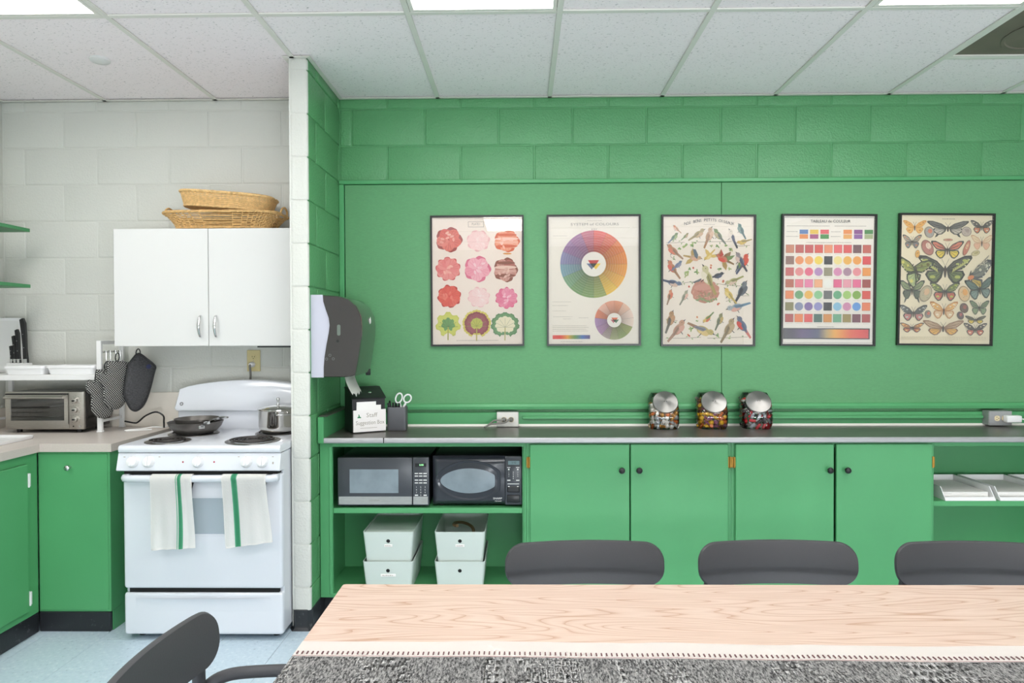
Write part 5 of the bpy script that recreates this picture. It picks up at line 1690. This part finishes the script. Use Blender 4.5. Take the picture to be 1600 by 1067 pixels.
def draw_birds(k):
    rd = random.Random(9)
    grn, ol, brn, blu, dbl = (128, 150, 96), (160, 150, 100), (158, 130, 104), (120, 134, 156), (92, 98, 120)
    red, org, yel, gry, dkc, tan_ = (214, 108, 92), (222, 156, 120), (226, 196, 112), (130, 134, 138), (84, 84, 92), (206, 172, 138)
    def sprig(x0, y0, x1, y1, n=5, col=(150, 130, 104)):
        k.line([(x0, y0), ((x0+x1)/2, (y0+y1)/2+rd.uniform(-6, 6)), (x1, y1)], 3, col)
        for i in range(n):
            t = rd.random()
            k.ell(x0+(x1-x0)*t+rd.uniform(-8, 8), y0+(y1-y0)*t+rd.uniform(-12, 12), 8, 4, rd.choice(((150, 176, 112), (176, 190, 126), (132, 160, 100))), rd.uniform(0, 180), 8)
    for s in ((250, 240, 560, 236, 4), (60, 245, 200, 240, 3), (60, 985, 330, 978, 5), (380, 985, 690, 975, 7), (170, 560, 320, 548, 5), (440, 560, 640, 580, 6), (600, 650, 700, 655, 3), (60, 840, 150, 850, 2), (90, 350, 130, 380, 3), (600, 270, 700, 265, 3), (520, 700, 570, 690, 3)):
        sprig(*s)
    for x, y, r_ in ((205, 270, 22), (160, 285, 16), (262, 258, 20), (275, 245, 14), (455, 272, 16), (512, 270, 16), (405, 268, 12), (228, 470, 26), (240, 440, 18), (212, 500, 18), (295, 470, 20), (468, 446, 16), (548, 446, 14), (560, 292, 20), (108, 280, 12), (255, 915, 20), (460, 965, 18), (300, 850, 10)):
        for j in range(4):
            a = rd.uniform(0, 360)
            k.ell(x+r_*.4*math.cos(R(a)), y+r_*.4*math.sin(R(a)), r_*.75, r_*.3, rd.choice(((140, 170, 104), (166, 186, 120), (120, 152, 92), (186, 190, 130))), a, 9)
    for x, y in ((404, 420), (402, 438), (466, 715), (458, 722), (232, 960), (240, 968), (300, 822), (496, 548), (500, 540), (268, 440), (236, 585)):
        k.ell(x, y, 9, 7, rd.choice(((206, 96, 78), (216, 140, 90))), rd.uniform(0, 90), 8)
    # nest and its two birds
    bird(k, 452, 500, 62, 14, dkc, dkc, dbl, dkc, 1)
    k.poly([(262, 552), (330, 520), (330, 540), (282, 560)], (110, 116, 116))
    k.lobed(362, 622, 110, 92, 9, .08, (206, 150, 130), jit=.02)
    for i in range(46):
        a = rd.uniform(0, PI); d = rd.uniform(.2, .95)
        k.ell(362+100*d*math.cos(a), 618+80*d*math.sin(a), 15, 4, rd.choice(((192, 130, 112), (222, 172, 150), (176, 148, 116), (160, 160, 120))), rd.uniform(0, 180), 8)
    k.ell(350, 588, 78, 26, (216, 160, 142), -6)
    for i in range(9):
        k.ell(300+18*i, 690-10*math.sin(i), 14, 7, (150, 170, 122), rd.uniform(0, 90), 8)
    bird(k, 382, 520, 122, 62, (214, 206, 160), (168, 160, 104), (240, 230, 206), (180, 164, 104), -1)
    B_ = [(138, 138, 38, 40, org, tan_, (240, 200, 180), None, -1), (116, 205, 48, 42, grn, (112, 136, 128), (170, 186, 130), blu, 1), (205, 195, 34, 40, ol, grn, tan_, None, 1),
          (300, 180, 66, 30, (184, 166, 120), (166, 150, 104), (210, 178, 140), None, 1), (385, 195, 76, 66, tan_, (184, 140, 100), (226, 190, 160), None, 1), (462, 190, 64, 48, grn, (120, 128, 112), (196, 180, 140), None, -1),
          (566, 205, 70, 62, (232, 220, 200), dbl, (240, 226, 210), dkc, -1), (634, 150, 58, 60, (110, 142, 134), (98, 124, 124), (140, 160, 150), None, -1), (650, 236, 52, -18, (214, 180, 110), (180, 160, 104), yel, None, -1),
          (118, 310, 72, 38, (206, 150, 118), (176, 140, 112), (226, 140, 116), None, -1), (112, 445, 74, 52, (206, 140, 108), (178, 138, 104), (222, 116, 98), None, -1), (146, 420, 48, 38, blu, (128, 136, 166), (150, 150, 170), None, 1),
          (110, 555, 72, -18, blu, dbl, (220, 190, 170), None, 1), (88, 660, 54, 70, org, brn, (222, 130, 104), None, 1), (200, 665, 56, 58, (180, 176, 150), (160, 160, 140), (232, 190, 170), None, 1),
          (575, 540, 66, -28, (196, 190, 140), (166, 160, 110), (226, 200, 180), (170, 170, 110), -1), (640, 618, 84, 58, gry, dkc, (110, 112, 118), dkc, 1), (548, 650, 66, 48, yel, (206, 182, 110), (236, 212, 140), None, -1),
          (650, 400, 78, 56, (222, 104, 84), (112, 112, 124), (226, 98, 76), dbl, 1), (630, 385, 74, 56, (160, 150, 150), dbl, (226, 200, 186), dkc, -1), (605, 742, 82, -20, (176, 182, 184), (120, 146, 166), (226, 178, 160), (120, 150, 170), -1),
          (92, 850, 80, 68, (188, 150, 110), (120, 112, 100), (206, 160, 120), None, 1), (150, 920, 92, 48, (206, 160, 132), (178, 140, 116), (226, 176, 156), None, 1), (340, 920, 96, -28, (206, 186, 120), (140, 140, 150), (230, 204, 140), (170, 130, 100), 1),
          (382, 830, 50, -50, yel, grn, (222, 130, 96), None, -1), (470, 850, 62, 64, (150, 150, 112), (120, 124, 100), (206, 180, 120), None, 1), (540, 915, 92, 58, (190, 166, 128), (156, 136, 104), (204, 178, 140), None, 1),
          (650, 890, 86, 54, (112, 120, 140), (100, 112, 140), (222, 98, 88), (210, 110, 96), -1), (612, 430, 36, 60, grn, dbl, grn, None, 1)]
    for b_ in B_: bird(k, b_[0], b_[1], b_[2]*1.12, *b_[3:])
    for b_ in ((270, 360, 70, -14, tan_, (190, 160, 100), (226, 180, 150), None, 1, True), (388, 345, 56, -50, yel, (226, 196, 120), (236, 214, 150), None, -1, True), (500, 372, 76, 24, (206, 130, 104), (150, 120, 84), (222, 90, 76), None, -1, True)):
        bird(k, *b_)
    k.poly([(262, 295), (284, 296), (304, 340), (296, 372), (276, 352)], (112, 124, 134)); k.poly([(480, 294), (500, 340), (476, 356), (456, 340)], (196, 90, 76))
    k.poly([(484, 292), (472, 330), (458, 345)], (128, 150, 96)); k.poly([(520, 352), (586, 342), (560, 372), (530, 386)], (128, 150, 96))
    k.textline(345, 428, 102, 4, (186, 176, 158), rd)
    return []
def draw_swatches(k):
    rd = random.Random(2)
    dk = (78, 72, 74)
    k.frame(50, 738, 52, 1020, 2.5, (130, 124, 118))
    A = [(168, (108, 140, 190), (240, 156, 98)), (247, (240, 204, 96), (180, 98, 140)), (327, (236, 110, 116), (92, 156, 92)), (503, (240, 154, 92), (240, 180, 108)), (584, (150, 92, 150), (152, 106, 168)), (664, (84, 146, 84), (176, 186, 140))]
    for x, a, b_ in A:
        k.rect(x, x+65, 146, 179, a); k.rect(x, x+65, 182, 216, b_)
    R_, O, P_ = (222, 100, 96), (240, 156, 100), (238, 130, 158)
    rows = [(262, [(214, 146, 120), (200, 106, 100), (206, 96, 96), (226, 100, 92), (240, 156, 120), (238, 118, 120), (232, 104, 104), (126, 92, 96), (206, 112, 100)], 's'*9),
            (350, [(156, 122, 112), (240, 156, 104), (244, 176, 108), (246, 218, 96), (76, 74, 78), (244, 226, 150), (244, 188, 92), (244, 170, 90), (230, 92, 96)], 'sccc'+'s'+'cccs'),
            (438, [(212, 118, 116), (238, 152, 150), (234, 114, 142), (190, 150, 196), (160, 152, 126), (222, 148, 184), (178, 142, 158), (240, 156, 160), (244, 164, 88)], 'sccc'+'s'+'cccs'),
            (528, [(196, 118, 100), (240, 136, 150), (240, 142, 178), (246, 182, 138), (248, 246, 236), (234, 112, 150), (240, 168, 180), (238, 120, 158), (170, 84, 78)], 'ssss'+'c'+'ssss'),
            (616, [(244, 152, 104), (120, 172, 122), (242, 190, 92), (150, 206, 150), (120, 118, 118), (112, 176, 132), (170, 206, 116), (140, 180, 84), (230, 98, 88)], 'sccc'+'s'+'cccs'),
            (706, [(148, 140, 98), (146, 152, 180), (142, 118, 172), (160, 156, 204), (72, 70, 74), (146, 196, 220), (216, 148, 180), (106, 160, 220), (240, 140, 100)], 'sccc'+'s'+'cccs'),
            (796, [(190, 96, 92), (240, 142, 92), (236, 104, 100), (84, 116, 106), (222, 152, 80), (118, 176, 138), (168, 148, 92), (126, 74, 88), (186, 88, 88)], 's'*9)]
    for y, cols, shp in rows:
        for i, (c_, s_) in enumerate(zip(cols, shp)):
            x = 64+73.5*i
            if s_ == 's':
                k.rect(x, x+64, y, y+64, mixc(c_, (90, 80, 76), .25)); k.rect(x+3, x+61, y+3, y+61, c_)
            else:
                k.ell(x+32, y+32, 33, 33, mixc(c_, (250, 240, 220), .3), n=28); k.ell(x+32, y+32, 30, 30, c_, n=28)
            k.textline(x+8, x+56, y+73, 2.5, (204, 198, 186), rd)
    for y, a, b_ in ((116, 68, 395), (116, 432, 675), (160, 68, 150), (197, 62, 158), (160, 406, 480), (197, 406, 480), (243, 218, 565), (893, 312, 440)):
        k.textline(a, b_, y, 4, (176, 168, 158), rd)
    k.rect(50, 714, 906, 990, (70, 66, 68))
    sp = [(92, 88, 96), (92, 82, 100), (112, 92, 128), (104, 92, 128), (98, 98, 124), (190, 164, 120), (240, 178, 92), (240, 150, 82), (236, 112, 84), (232, 96, 88), (226, 90, 92)]
    n = 60
    for i in range(n):
        u = i/(n-1)*(len(sp)-1); a = min(int(u), len(sp)-2)
        k.rect(56+648*i/n, 56+648*(i+1)/n, 914, 982, mixc(sp[a], sp[a+1], u-a))
    return [('TABLEAU de COULEUR', 400, 83, 305, 22, M_ink)]
def butterfly(k, x, y, w, h, fore, hind, rim, body=(84, 70, 62), spot=None, tails=False, a=0, half=0):
    ca, sa = math.cos(R(a)), math.sin(R(a))
    def T(s, px, py):
        px, py = s*px*w, py*h
        return (x+px*ca-py*sa, y+px*sa+py*ca)
    sides = (-1, 1) if not half else (half,)
    FW = [(.04, -.12), (.30, -.62), (.72, -.98), (.97, -1.0), (1.0, -.82), (.84, -.42), (.66, -.08), (.34, .06), (.05, .06)]
    HW = [(.05, .0), (.36, .02), (.66, .02), (.74, .30), (.62, .66), (.44, .92), (.28, .86), (.12, .50)]
    for s in sides:
        if tails: k.poly([T(s, .36, .7), T(s, .5, 1.15), T(s, .62, 1.3), T(s, .54, .8)], rim)
        k.poly([T(s, *p) for p in HW], rim)
        cx, cy = .40, .40
        k.poly([T(s, cx+(p[0]-cx)*.76, cy+(p[1]-cy)*.76) for p in HW], hind)
        k.poly([T(s, *p) for p in FW], rim)
        cx, cy = .50, -.42
        k.poly([T(s, cx+(p[0]-cx)*.78, cy+(p[1]-cy)*.74) for p in FW], fore)
        for q in ((.5, -.86), (.66, -.62), (.5, -.4)):
            k.line([T(s, .1, -.08), T(s, q[0]+.14, q[1])], w*.022, rim)
        for q in ((.6, .3), (.5, .62), (.3, .7)):
            k.line([T(s, .1, .1), T(s, *q)], w*.02, rim)
        if spot:
            for px, py, r_ in ((.72, -.66, .09), (.46, -.42, .07), (.46, .46, .11)):
                p = T(s, px, py); k.ell(p[0], p[1], w*r_, h*r_, spot, n=9)
            for i in range(4):
                p = T(s, .88-.07*i, -.72+.2*i); k.ell(p[0], p[1], w*.035, h*.05, mixc(spot, (250, 246, 230), .5), n=7)
    k.poly([T(1, .05*math.cos(q), .10+.42*math.sin(q)) for q in [2*PI*i/14 for i in range(14)]], body)
    if not half:
        for s in (-1, 1): k.line([T(s, .01, -.3), T(s, .14, -.78)], 1.6, body)
def draw_butterflies(k):
    rd = random.Random(4)
    dk, dk2, crm, org = (84, 82, 78), (100, 96, 88), (232, 214, 178), (232, 170, 90)
    butterfly(k, 282, 195, 78, 46, (238, 184, 100), (238, 190, 110), (222, 160, 84), spot=(206, 140, 80))
    butterfly(k, 503, 200, 140, 48, (122, 118, 112), (206, 196, 178), dk, tails=True)
    butterfly(k, 728, 192, 76, 46, (110, 104, 96), (226, 140, 100), dk, spot=(222, 206, 180))
    butterfly(k, 266, 292, 64, 48, (180, 168, 150), (150, 146, 146), dk2, spot=(216, 140, 100))
    butterfly(k, 502, 345, 110, 62, (222, 136, 112), (236, 208, 90), dk)
    butterfly(k, 730, 295, 74, 52, (238, 216, 176), (238, 190, 158), (216, 176, 140))
    butterfly(k, 490, 478, 180, 98, (106, 104, 92), (118, 128, 88), (74, 72, 66), spot=(186, 190, 104))
    for i in range(9):
        for s in (-1, 1):
            t_ = i/8
            k.poly([(490+s*(150-96*t_), 400+62*t_), (490+s*(158-96*t_), 416+60*t_), (490+s*(136-90*t_), 436+62*t_)], (196, 194, 118))
    butterfly(k, 262, 470, 120, 118, (150, 156, 92), (176, 190, 136), (76, 80, 66), spot=(120, 110, 70), a=28, half=1)
    butterfly(k, 300, 486, 104, 120, (170, 172, 100), (186, 196, 140), (76, 80, 66), spot=(222, 212, 120), a=-14, half=-1)
    butterfly(k, 655, 520, 130, 136, (132, 132, 120), (206, 178, 92), (92, 90, 92), spot=(210, 206, 180), a=10, half=1)
    for i in range(9):
        k.line([(660+12*i, 505-13*i), (778-3*i, 380+12*i)], 4, (214, 204, 176) if i % 2 else (110, 108, 104))
    k.ell(662, 525, 22, 14, (222, 140, 92), -20)
    butterfly(k, 272, 612, 84, 66, (150, 160, 118), (110, 116, 100), (84, 86, 78), tails=True)
    butterfly(k, 490, 622, 100, 66, (140, 150, 90), (212, 120, 100), dk, spot=(196, 200, 110))
    butterfly(k, 722, 602, 94, 72, (110, 130, 118), (136, 154, 142), (78, 84, 80), a=-8)
    butterfly(k, 284, 765, 92, 56, (104, 104, 100), (214, 140, 132), dk, spot=(196, 196, 186))
    butterfly(k, 486, 745, 94, 60, (236, 190, 120), (232, 206, 166), (196, 140, 90), spot=(250, 236, 210))
    butterfly(k, 722, 726, 66, 50, (128, 142, 108), (150, 166, 126), (96, 98, 86))
    butterfly(k, 276, 862, 80, 34, (222, 150, 90), (206, 122, 92), dk, spot=(246, 214, 140))
    butterfly(k, 484, 862, 136, 52, (196, 168, 136), (232, 180, 96), (150, 116, 92))
    butterfly(k, 698, 806, 70, 28, (120, 112, 92), (236, 208, 96), dk)
    butterfly(k, 698, 870, 78, 44, (104, 92, 84), (222, 128, 108), dk, spot=(240, 222, 190))
    for x, y, rx, ry, a, c_, c2 in ((378, 228, 32, 38, -20, (176, 170, 160), (226, 140, 110)), (624, 222, 34, 32, 20, (200, 184, 168), (180, 160, 150)), (503, 278, 32, 9, 0, (206, 160, 130), (196, 130, 110)),
                                    (368, 330, 36, 56, -30, (190, 130, 116), (238, 214, 190)), (628, 330, 18, 54, 20, (206, 134, 112), (230, 190, 150)), (302, 372, 15, 26, 5, (236, 180, 96), (236, 180, 96)), (688, 365, 30, 17, -20, (214, 200, 150), (190, 176, 120)),
                                    (362, 634, 40, 58, 24, (196, 184, 152), (226, 190, 150)), (618, 634, 38, 54, -14, (226, 196, 150), (232, 170, 100)), (380, 770, 22, 26, 0, (150, 140, 128), (214, 120, 100)), (620, 728, 28, 34, -20, (120, 100, 90), (176, 110, 96)), (596, 778, 22, 28, -30, (112, 96, 96), (196, 120, 116))):
        k.ell(x, y, rx, ry, mixc(c_, (90, 80, 70), .35), a); k.ell(x, y, rx*.86, ry*.86, c_, a); k.ell(x+rx*.15, y-ry*.2, rx*.45, ry*.4, c2, a)
        for i in range(5): k.ell(x+rd.uniform(-.5, .5)*rx, y+rd.uniform(-.5, .5)*ry, 3, 2, mixc(c_, (80, 70, 60), .5), 0, 6)
    k.textline(462, 545, 138, 4, (150, 140, 118), rd)
    for y in (920, 928, 937, 945): k.textline(205 if y < 940 else 420, 770 if y < 940 else 545, y, 2.5, (206, 192, 160), rd)
    return []
poster('framed botanical poster of geranium blooms and three leaves', -.243, 1.690, (246, 232, 218), (17, 740, 32, 1050), draw_flowers, -.1, 0)
poster('framed poster of a large and a small colour wheel', .3945, 1.690, (246, 238, 224), (22, 752, 28, 1043), draw_wheel, 0, .2)
pb = poster('framed poster of small songbirds around a nest', 1.018, 1.685, (248, 236, 220), (20, 742, 30, 1048), draw_birds, .35, .25)
poster('framed colour chart poster with rows of square and round swatches', 1.669, 1.684, (247, 240, 228), (28, 752, 28, 1043), draw_swatches, .55, .45)
poster('framed poster of many butterflies and moths', 2.301, 1.684, (242, 228, 196), (175, 808, 104, 978), draw_butterflies, .75, .5)
# the bird poster's title follows a shallow arc
sh = [c for c in pb.children if c.name.startswith('sheet')][0]
zb_ = (20, 742, 30, 1048)
ttl = 'NOS BONS PETITS OISEAUX'
for i, ch in enumerate(ttl):
    if ch == ' ': continue
    u = i/(len(ttl)-1)
    x = 205+362*u
    y = 100-30*math.sin(PI*u)
    p = ik_point(zb_, x, y)
    text_part(ch, .0215, (p[0], -.0118, p[1]), M_ink, sh, rot=(PI/2, 0-R(0), 0), name='title_letter')

# ------------------------------------------------------------------ table, runner
M_oak = bpy.data.materials.new('pale oak laminate')
M_oak.use_nodes = True
g = NT(M_oak)
tco = g.n('ShaderNodeTexCoord')
mpo = g.n('ShaderNodeMapping'); mpo.inputs['Scale'].default_value = (.9, 6.5, 1)
g.l(tco.outputs['Object'], mpo.inputs[0])
no = g.n('ShaderNodeTexNoise'); no.inputs['Scale'].default_value = 1.35; no.inputs['Detail'].default_value = 1.5; no.inputs['Roughness'].default_value = .4
g.l(mpo.outputs[0], no.inputs['Vector'])
mm = g.n('ShaderNodeMath', operation='MULTIPLY'); mm.inputs[1].default_value = 26
g.l(no.outputs['Fac'], mm.inputs[0])
fr = g.n('ShaderNodeMath', operation='FRACT'); g.l(mm.outputs[0], fr.inputs[0])
mpf = g.n('ShaderNodeMapping'); mpf.inputs['Scale'].default_value = (4, 160, 1)
g.l(tco.outputs['Object'], mpf.inputs[0])
nf2 = g.n('ShaderNodeTexNoise'); nf2.inputs['Scale'].default_value = 2.5; nf2.inputs['Detail'].default_value = 4
g.l(mpf.outputs[0], nf2.inputs['Vector'])
ro = g.n('ShaderNodeValToRGB')
for e in list(ro.color_ramp.elements)[1:]: ro.color_ramp.elements.remove(e)
ro.color_ramp.elements[0].position = 0; ro.color_ramp.elements[0].color = C(204, 176, 160)
for p, c_ in ((.35, C(214, 190, 176)), (.8, C(211, 185, 170)), (1.0, C(182, 146, 124))):
    e = ro.color_ramp.elements.new(p); e.color = c_
g.l(fr.outputs[0], ro.inputs[0])
r2 = g.n('ShaderNodeValToRGB')
r2.color_ramp.elements[0].position = .35; r2.color_ramp.elements[0].color = (.80, .76, .72, 1)
r2.color_ramp.elements[1].position = .6; r2.color_ramp.elements[1].color = (1, 1, 1, 1)
g.l(nf2.outputs['Fac'], r2.inputs[0])
mx = g.n('ShaderNodeMix', data_type='RGBA', blend_type='MULTIPLY'); mx.inputs['Factor'].default_value = .55
g.l(ro.outputs[0], mx.inputs['A']); g.l(r2.outputs[0], mx.inputs['B']); g.l(mx.outputs['Result'], g.b.inputs['Base Color'])
g.b.inputs['Roughness'].default_value = .42
TX0, TX1, TY0, TY1, TZ = -.474, 1.965, .86, 1.792, .74
t = thing('dining_table', 'long pale oak table with a grey runner in front of the green cabinets', 'table', ((TX0+TX1)/2, (TY0+TY1)/2, 0))
M_edge = mat('table edge', C(226, 190, 158), .5)
MB().prism([(x, y) for x, y in rrect(TX1-TX0, TY1-TY0, .006, 3, (TX0+TX1)/2, (TY0+TY1)/2)], TZ-.028, TZ, 'Z').build('tabletop', M_oak, t)
for x in (TX0+.30, TX1-.30):
    q = MB(); q.box(x-.03, x+.03, (TY0+TY1)/2-.04, (TY0+TY1)/2+.04, .03, TZ-.028, .004); q.build('column', M_char, t)
    q = MB(); q.box(x-.035, x+.035, TY0+.12, TY1-.12, 0, .03, .006); q.build('foot_bar', M_char, t)
    q = MB(); q.box(x-.03, x+.03, TY0+.1, TY1-.1, TZ-.05, TZ-.0285, .003); q.build('support_bar', M_char, t)

M_run = bpy.data.materials.new('grey tweed weave')
M_run.use_nodes = True
g = NT(M_run)
tcr = g.n('ShaderNodeTexCoord')
mpr = g.n('ShaderNodeMapping'); mpr.inputs['Scale'].default_value = (1.6, .5, 1); mpr.inputs['Rotation'].default_value = (0, 0, R(18))
g.l(tcr.outputs['Object'], mpr.inputs[0])
nr = g.n('ShaderNodeTexNoise'); nr.inputs['Scale'].default_value = 190; nr.inputs['Detail'].default_value = 5; nr.inputs['Roughness'].default_value = .75
g.l(mpr.outputs[0], nr.inputs['Vector'])
rr_ = g.n('ShaderNodeValToRGB')
rr_.color_ramp.elements[0].position = .40; rr_.color_ramp.elements[0].color = C(44, 44, 46)
rr_.color_ramp.elements[1].position = .62; rr_.color_ramp.elements[1].color = C(222, 220, 218)
g.l(nr.outputs['Fac'], rr_.inputs[0]); g.l(rr_.outputs[0], g.b.inputs['Base Color'])
bpr = g.n('ShaderNodeBump'); bpr.inputs['Strength'].default_value = .6; bpr.inputs['Distance'].default_value = .003
g.l(nr.outputs['Fac'], bpr.inputs['Height']); g.l(bpr.outputs[0], g.b.inputs['Normal'])
g.b.inputs['Roughness'].default_value = .95
M_hem = mat('cream runner hem', C(254, 251, 247), .9)
M_stitch = mat('maroon stitching', C(104, 70, 72), .9)
t = thing('table_runner', 'grey woven table runner with a cream stitched border on the oak table', 'table runner', (.7, 1.2, TZ))
def edge_y(x):
    # the border's upper edge ripples a little along the table
    r_ = .0022*math.sin(7*x+.4)+.0016*math.sin(19*x+1)
    for c_, w_, a in ((-.10, .075, .006), (.30, .05, .005), (.60, .04, .004), (.18, .05, .002)):
        r_ += a*math.exp(-((x-c_)/w_)**2)
    return r_
def slope(x): return -.0135*(x+.474)
def ripple(x, y): return .0006+.0009*(1+math.sin(11*x+6*y))*.5
def band(u, v, a, b_):
    x = TX0+.0005+(TX1-TX0-.001)*u
    ya = a+slope(x)+edge_y(x)*(1 if a > 1.43 or a < 1.0 else .55)
    yb = b_+slope(x)+edge_y(x)*(1 if b_ > 1.43 or b_ < 1.0 else .55)
    y = ya+(yb-ya)*v
    return (x, y, TZ+.0012+ripple(x, y))
q = MB(); q.grid(lambda u, v: band(u, v, 1.456, 1.386), 160, 4); q.build('border', M_hem, t, solid=.001)
q = MB(); q.grid(lambda u, v: band(u, v, 1.386, 1.00), 160, 14); q.build('woven_centre', M_run, t, solid=.001)
q = MB(); q.grid(lambda u, v: band(u, v, 1.00, .93), 160, 4); q.build('border', M_hem, t, solid=.001)
q = MB()
for yb_ in (1.401, .985):
    n = 232
    for i in range(n):
        x = TX0+.006+(TX1-TX0-.012)*i/n
        y = yb_+slope(x)+edge_y(x)*.6
        z = TZ+.0026+ripple(x, y)
        q.box(x, x+.0026, y-.0055, y+.0055, z-.001, z+.0006)
q.build('stitching', M_stitch, t, kind='stuff', smooth=0)
q = MB()
for yb_ in (1.3865,):
    for i in range(120):
        xa, xb = TX0+.001+(TX1-TX0-.002)*i/120, TX0+.001+(TX1-TX0-.002)*(i+1)/120
        za = TZ+.0030+.001
        f = lambda x: yb_+slope(x)+edge_y(x)*.55
        q._new([(xa, f(xa)-.0012, za), (xb, f(xb)-.0012, za), (xb, f(xb)+.0006, za), (xa, f(xa)+.0006, za)], [(0, 1, 2, 3)])
q.build('seam_thread', mat('rust thread', C(150, 96, 100), .9), t, kind='stuff', smooth=0)

# ------------------------------------------------------------------ chairs
def back_x(s):
    """depth of the backrest curve: ends forward of the middle"""
    return .034*(1-(abs(s))**2.0)
def make_chair():
    """origin on the floor under the backrest ends; the sitter faces -y"""
    t = thing('dining_chair', '', 'chair', (0, 0, 0))
    w, zb, zt = .449, .687, .809
    # outline rings, then a fan of inner rows so the curve stays smooth
    nx, nz = 44, 6
    bm_ = MB()
    def pt(i, j, dy, inset):
        # rows across the pill: i along x, j along z
        u = math.sin((-1+2*i/nx)*PI/2)
        x = u*(w/2-inset)
        r = .052
        hx = w/2-inset
        hz = (zt-zb)/2-inset
        e = max(0, abs(x)-(hx-r))
        zz = hz-r+math.sqrt(max(0, r*r-e*e)) if e > 0 else hz
        z = (zt+zb)/2+zz*(-1+2*j/nz)
        return (x, back_x(x/(w/2))+dy+(z-zb)*.10, z)
    F = [[bm_.bm.verts.new(pt(i, j, 0, .003)) for i in range(nx+1)] for j in range(nz+1)]
    Bk = [[bm_.bm.verts.new(pt(i, j, .015, .003)) for i in range(nx+1)] for j in range(nz+1)]
    Md = {}
    def mid(i, j):
        if (i, j) not in Md: Md[(i, j)] = bm_.bm.verts.new(pt(i, j, .0075, 0))
        return Md[(i, j)]
    for j in range(nz):
        for i in range(nx):
            bm_.bm.faces.new((F[j][i], F[j][i+1], F[j+1][i+1], F[j+1][i]))
            bm_.bm.faces.new((Bk[j][i+1], Bk[j][i], Bk[j+1][i], Bk[j+1][i+1]))
    loop_ = [(i, 0) for i in range(nx)]+[(nx, j) for j in range(nz)]+[(i, nz) for i in range(nx, 0, -1)]+[(0, j) for j in range(nz, 0, -1)]
    for (a, b_), (c_, d) in zip(loop_, loop_[1:]+loop_[:1]):
        for L0, L1 in ((F[b_][a], F[d][c_]), (Bk[b_][a], Bk[d][c_])):
            bm_.bm.faces.new((L0, mid(a, b_), mid(c_, d), L1))
    bmesh.ops.remove_doubles(bm_.bm, verts=bm_.bm.verts[:], dist=.0004)
    bm_.build('backrest', M_char, t, smooth=60)
    seat = MB()
    so = rrect(.46, .44, .09, 7, 0, -.20)
    rg = lambda o, z, dip=0: [((x)*(1-o), (y+.2)*(1-o)-.2, z) for x, y in so]
    seat.loft([rg(.04, .432), rg(0, .440), rg(0, .452), rg(.03, .458), rg(.5, .452), rg(.9, .450)]); seat.build('seat', M_char, t, smooth=60)
    for s in (-1, 1):
        pts = [(s*.232, .075, 0), (s*.222, .06, .25), (s*.208, .04, .45), (s*.196, .040, .60), (s*.184, .036, .70), (s*.178, .038, .745)]
        MB().tube(smoothpath(pts, 4), .0165, 10, flat=.8).build('leg', M_char, t, smooth=60)
        pts = [(s*.200, .036, .618), (s*.206, .022, .640), (s*.214, -.006, .654), (s*.222, -.05, .659), (s*.230, -.15, .660), (s*.232, -.24, .658), (s*.232, -.292, .650), (s*.231, -.318, .625), (s*.230, -.325, .58)]
        MB().tube(smoothpath(pts, 4), .0135, 10, flat=1.0).build('armrest', M_char, t, smooth=60)
        pts = [(s*.230, -.325, .585), (s*.228, -.33, .45), (s*.232, -.345, .2), (s*.236, -.36, 0)]
        MB().tube(smoothpath(pts, 4), .0145, 10).build('leg', M_char, t, smooth=60)
    q = MB()
    q.tube([(-.21, .04, .425), (.21, .04, .425)], .012, 8); q.tube([(-.225, -.335, .425), (.225, -.335, .425)], .012, 8)
    for s in (-1, 1): q.tube([(s*.21, .04, .425), (s*.226, -.335, .425)], .012, 8)
    q.build('seat_frame', M_char, t, smooth=60)
    return t
ch = make_chair()
SEATS = [(.1755, 1.90, 2.0, 'charcoal armchair behind the table, in front of the first double-door cabinet'),
         (.717, 1.905, .4, 'charcoal armchair behind the table, in front of the second double-door cabinet'),
         (1.265, 1.895, -2.6, 'charcoal armchair behind the table, in front of the open paper tray shelf'),
         (-.660, 1.262, 90, 'charcoal armchair at the end of the table nearest the stove')]
for i, (x, y, rz, lab) in enumerate(SEATS):
    o = ch if i == 0 else dup(ch)
    o['label'] = lab
    o['group'] = 'charcoal armchairs around the oak table'
    o.location = (x, y, 0)
    o.rotation_euler = (0, 0, R(rz))
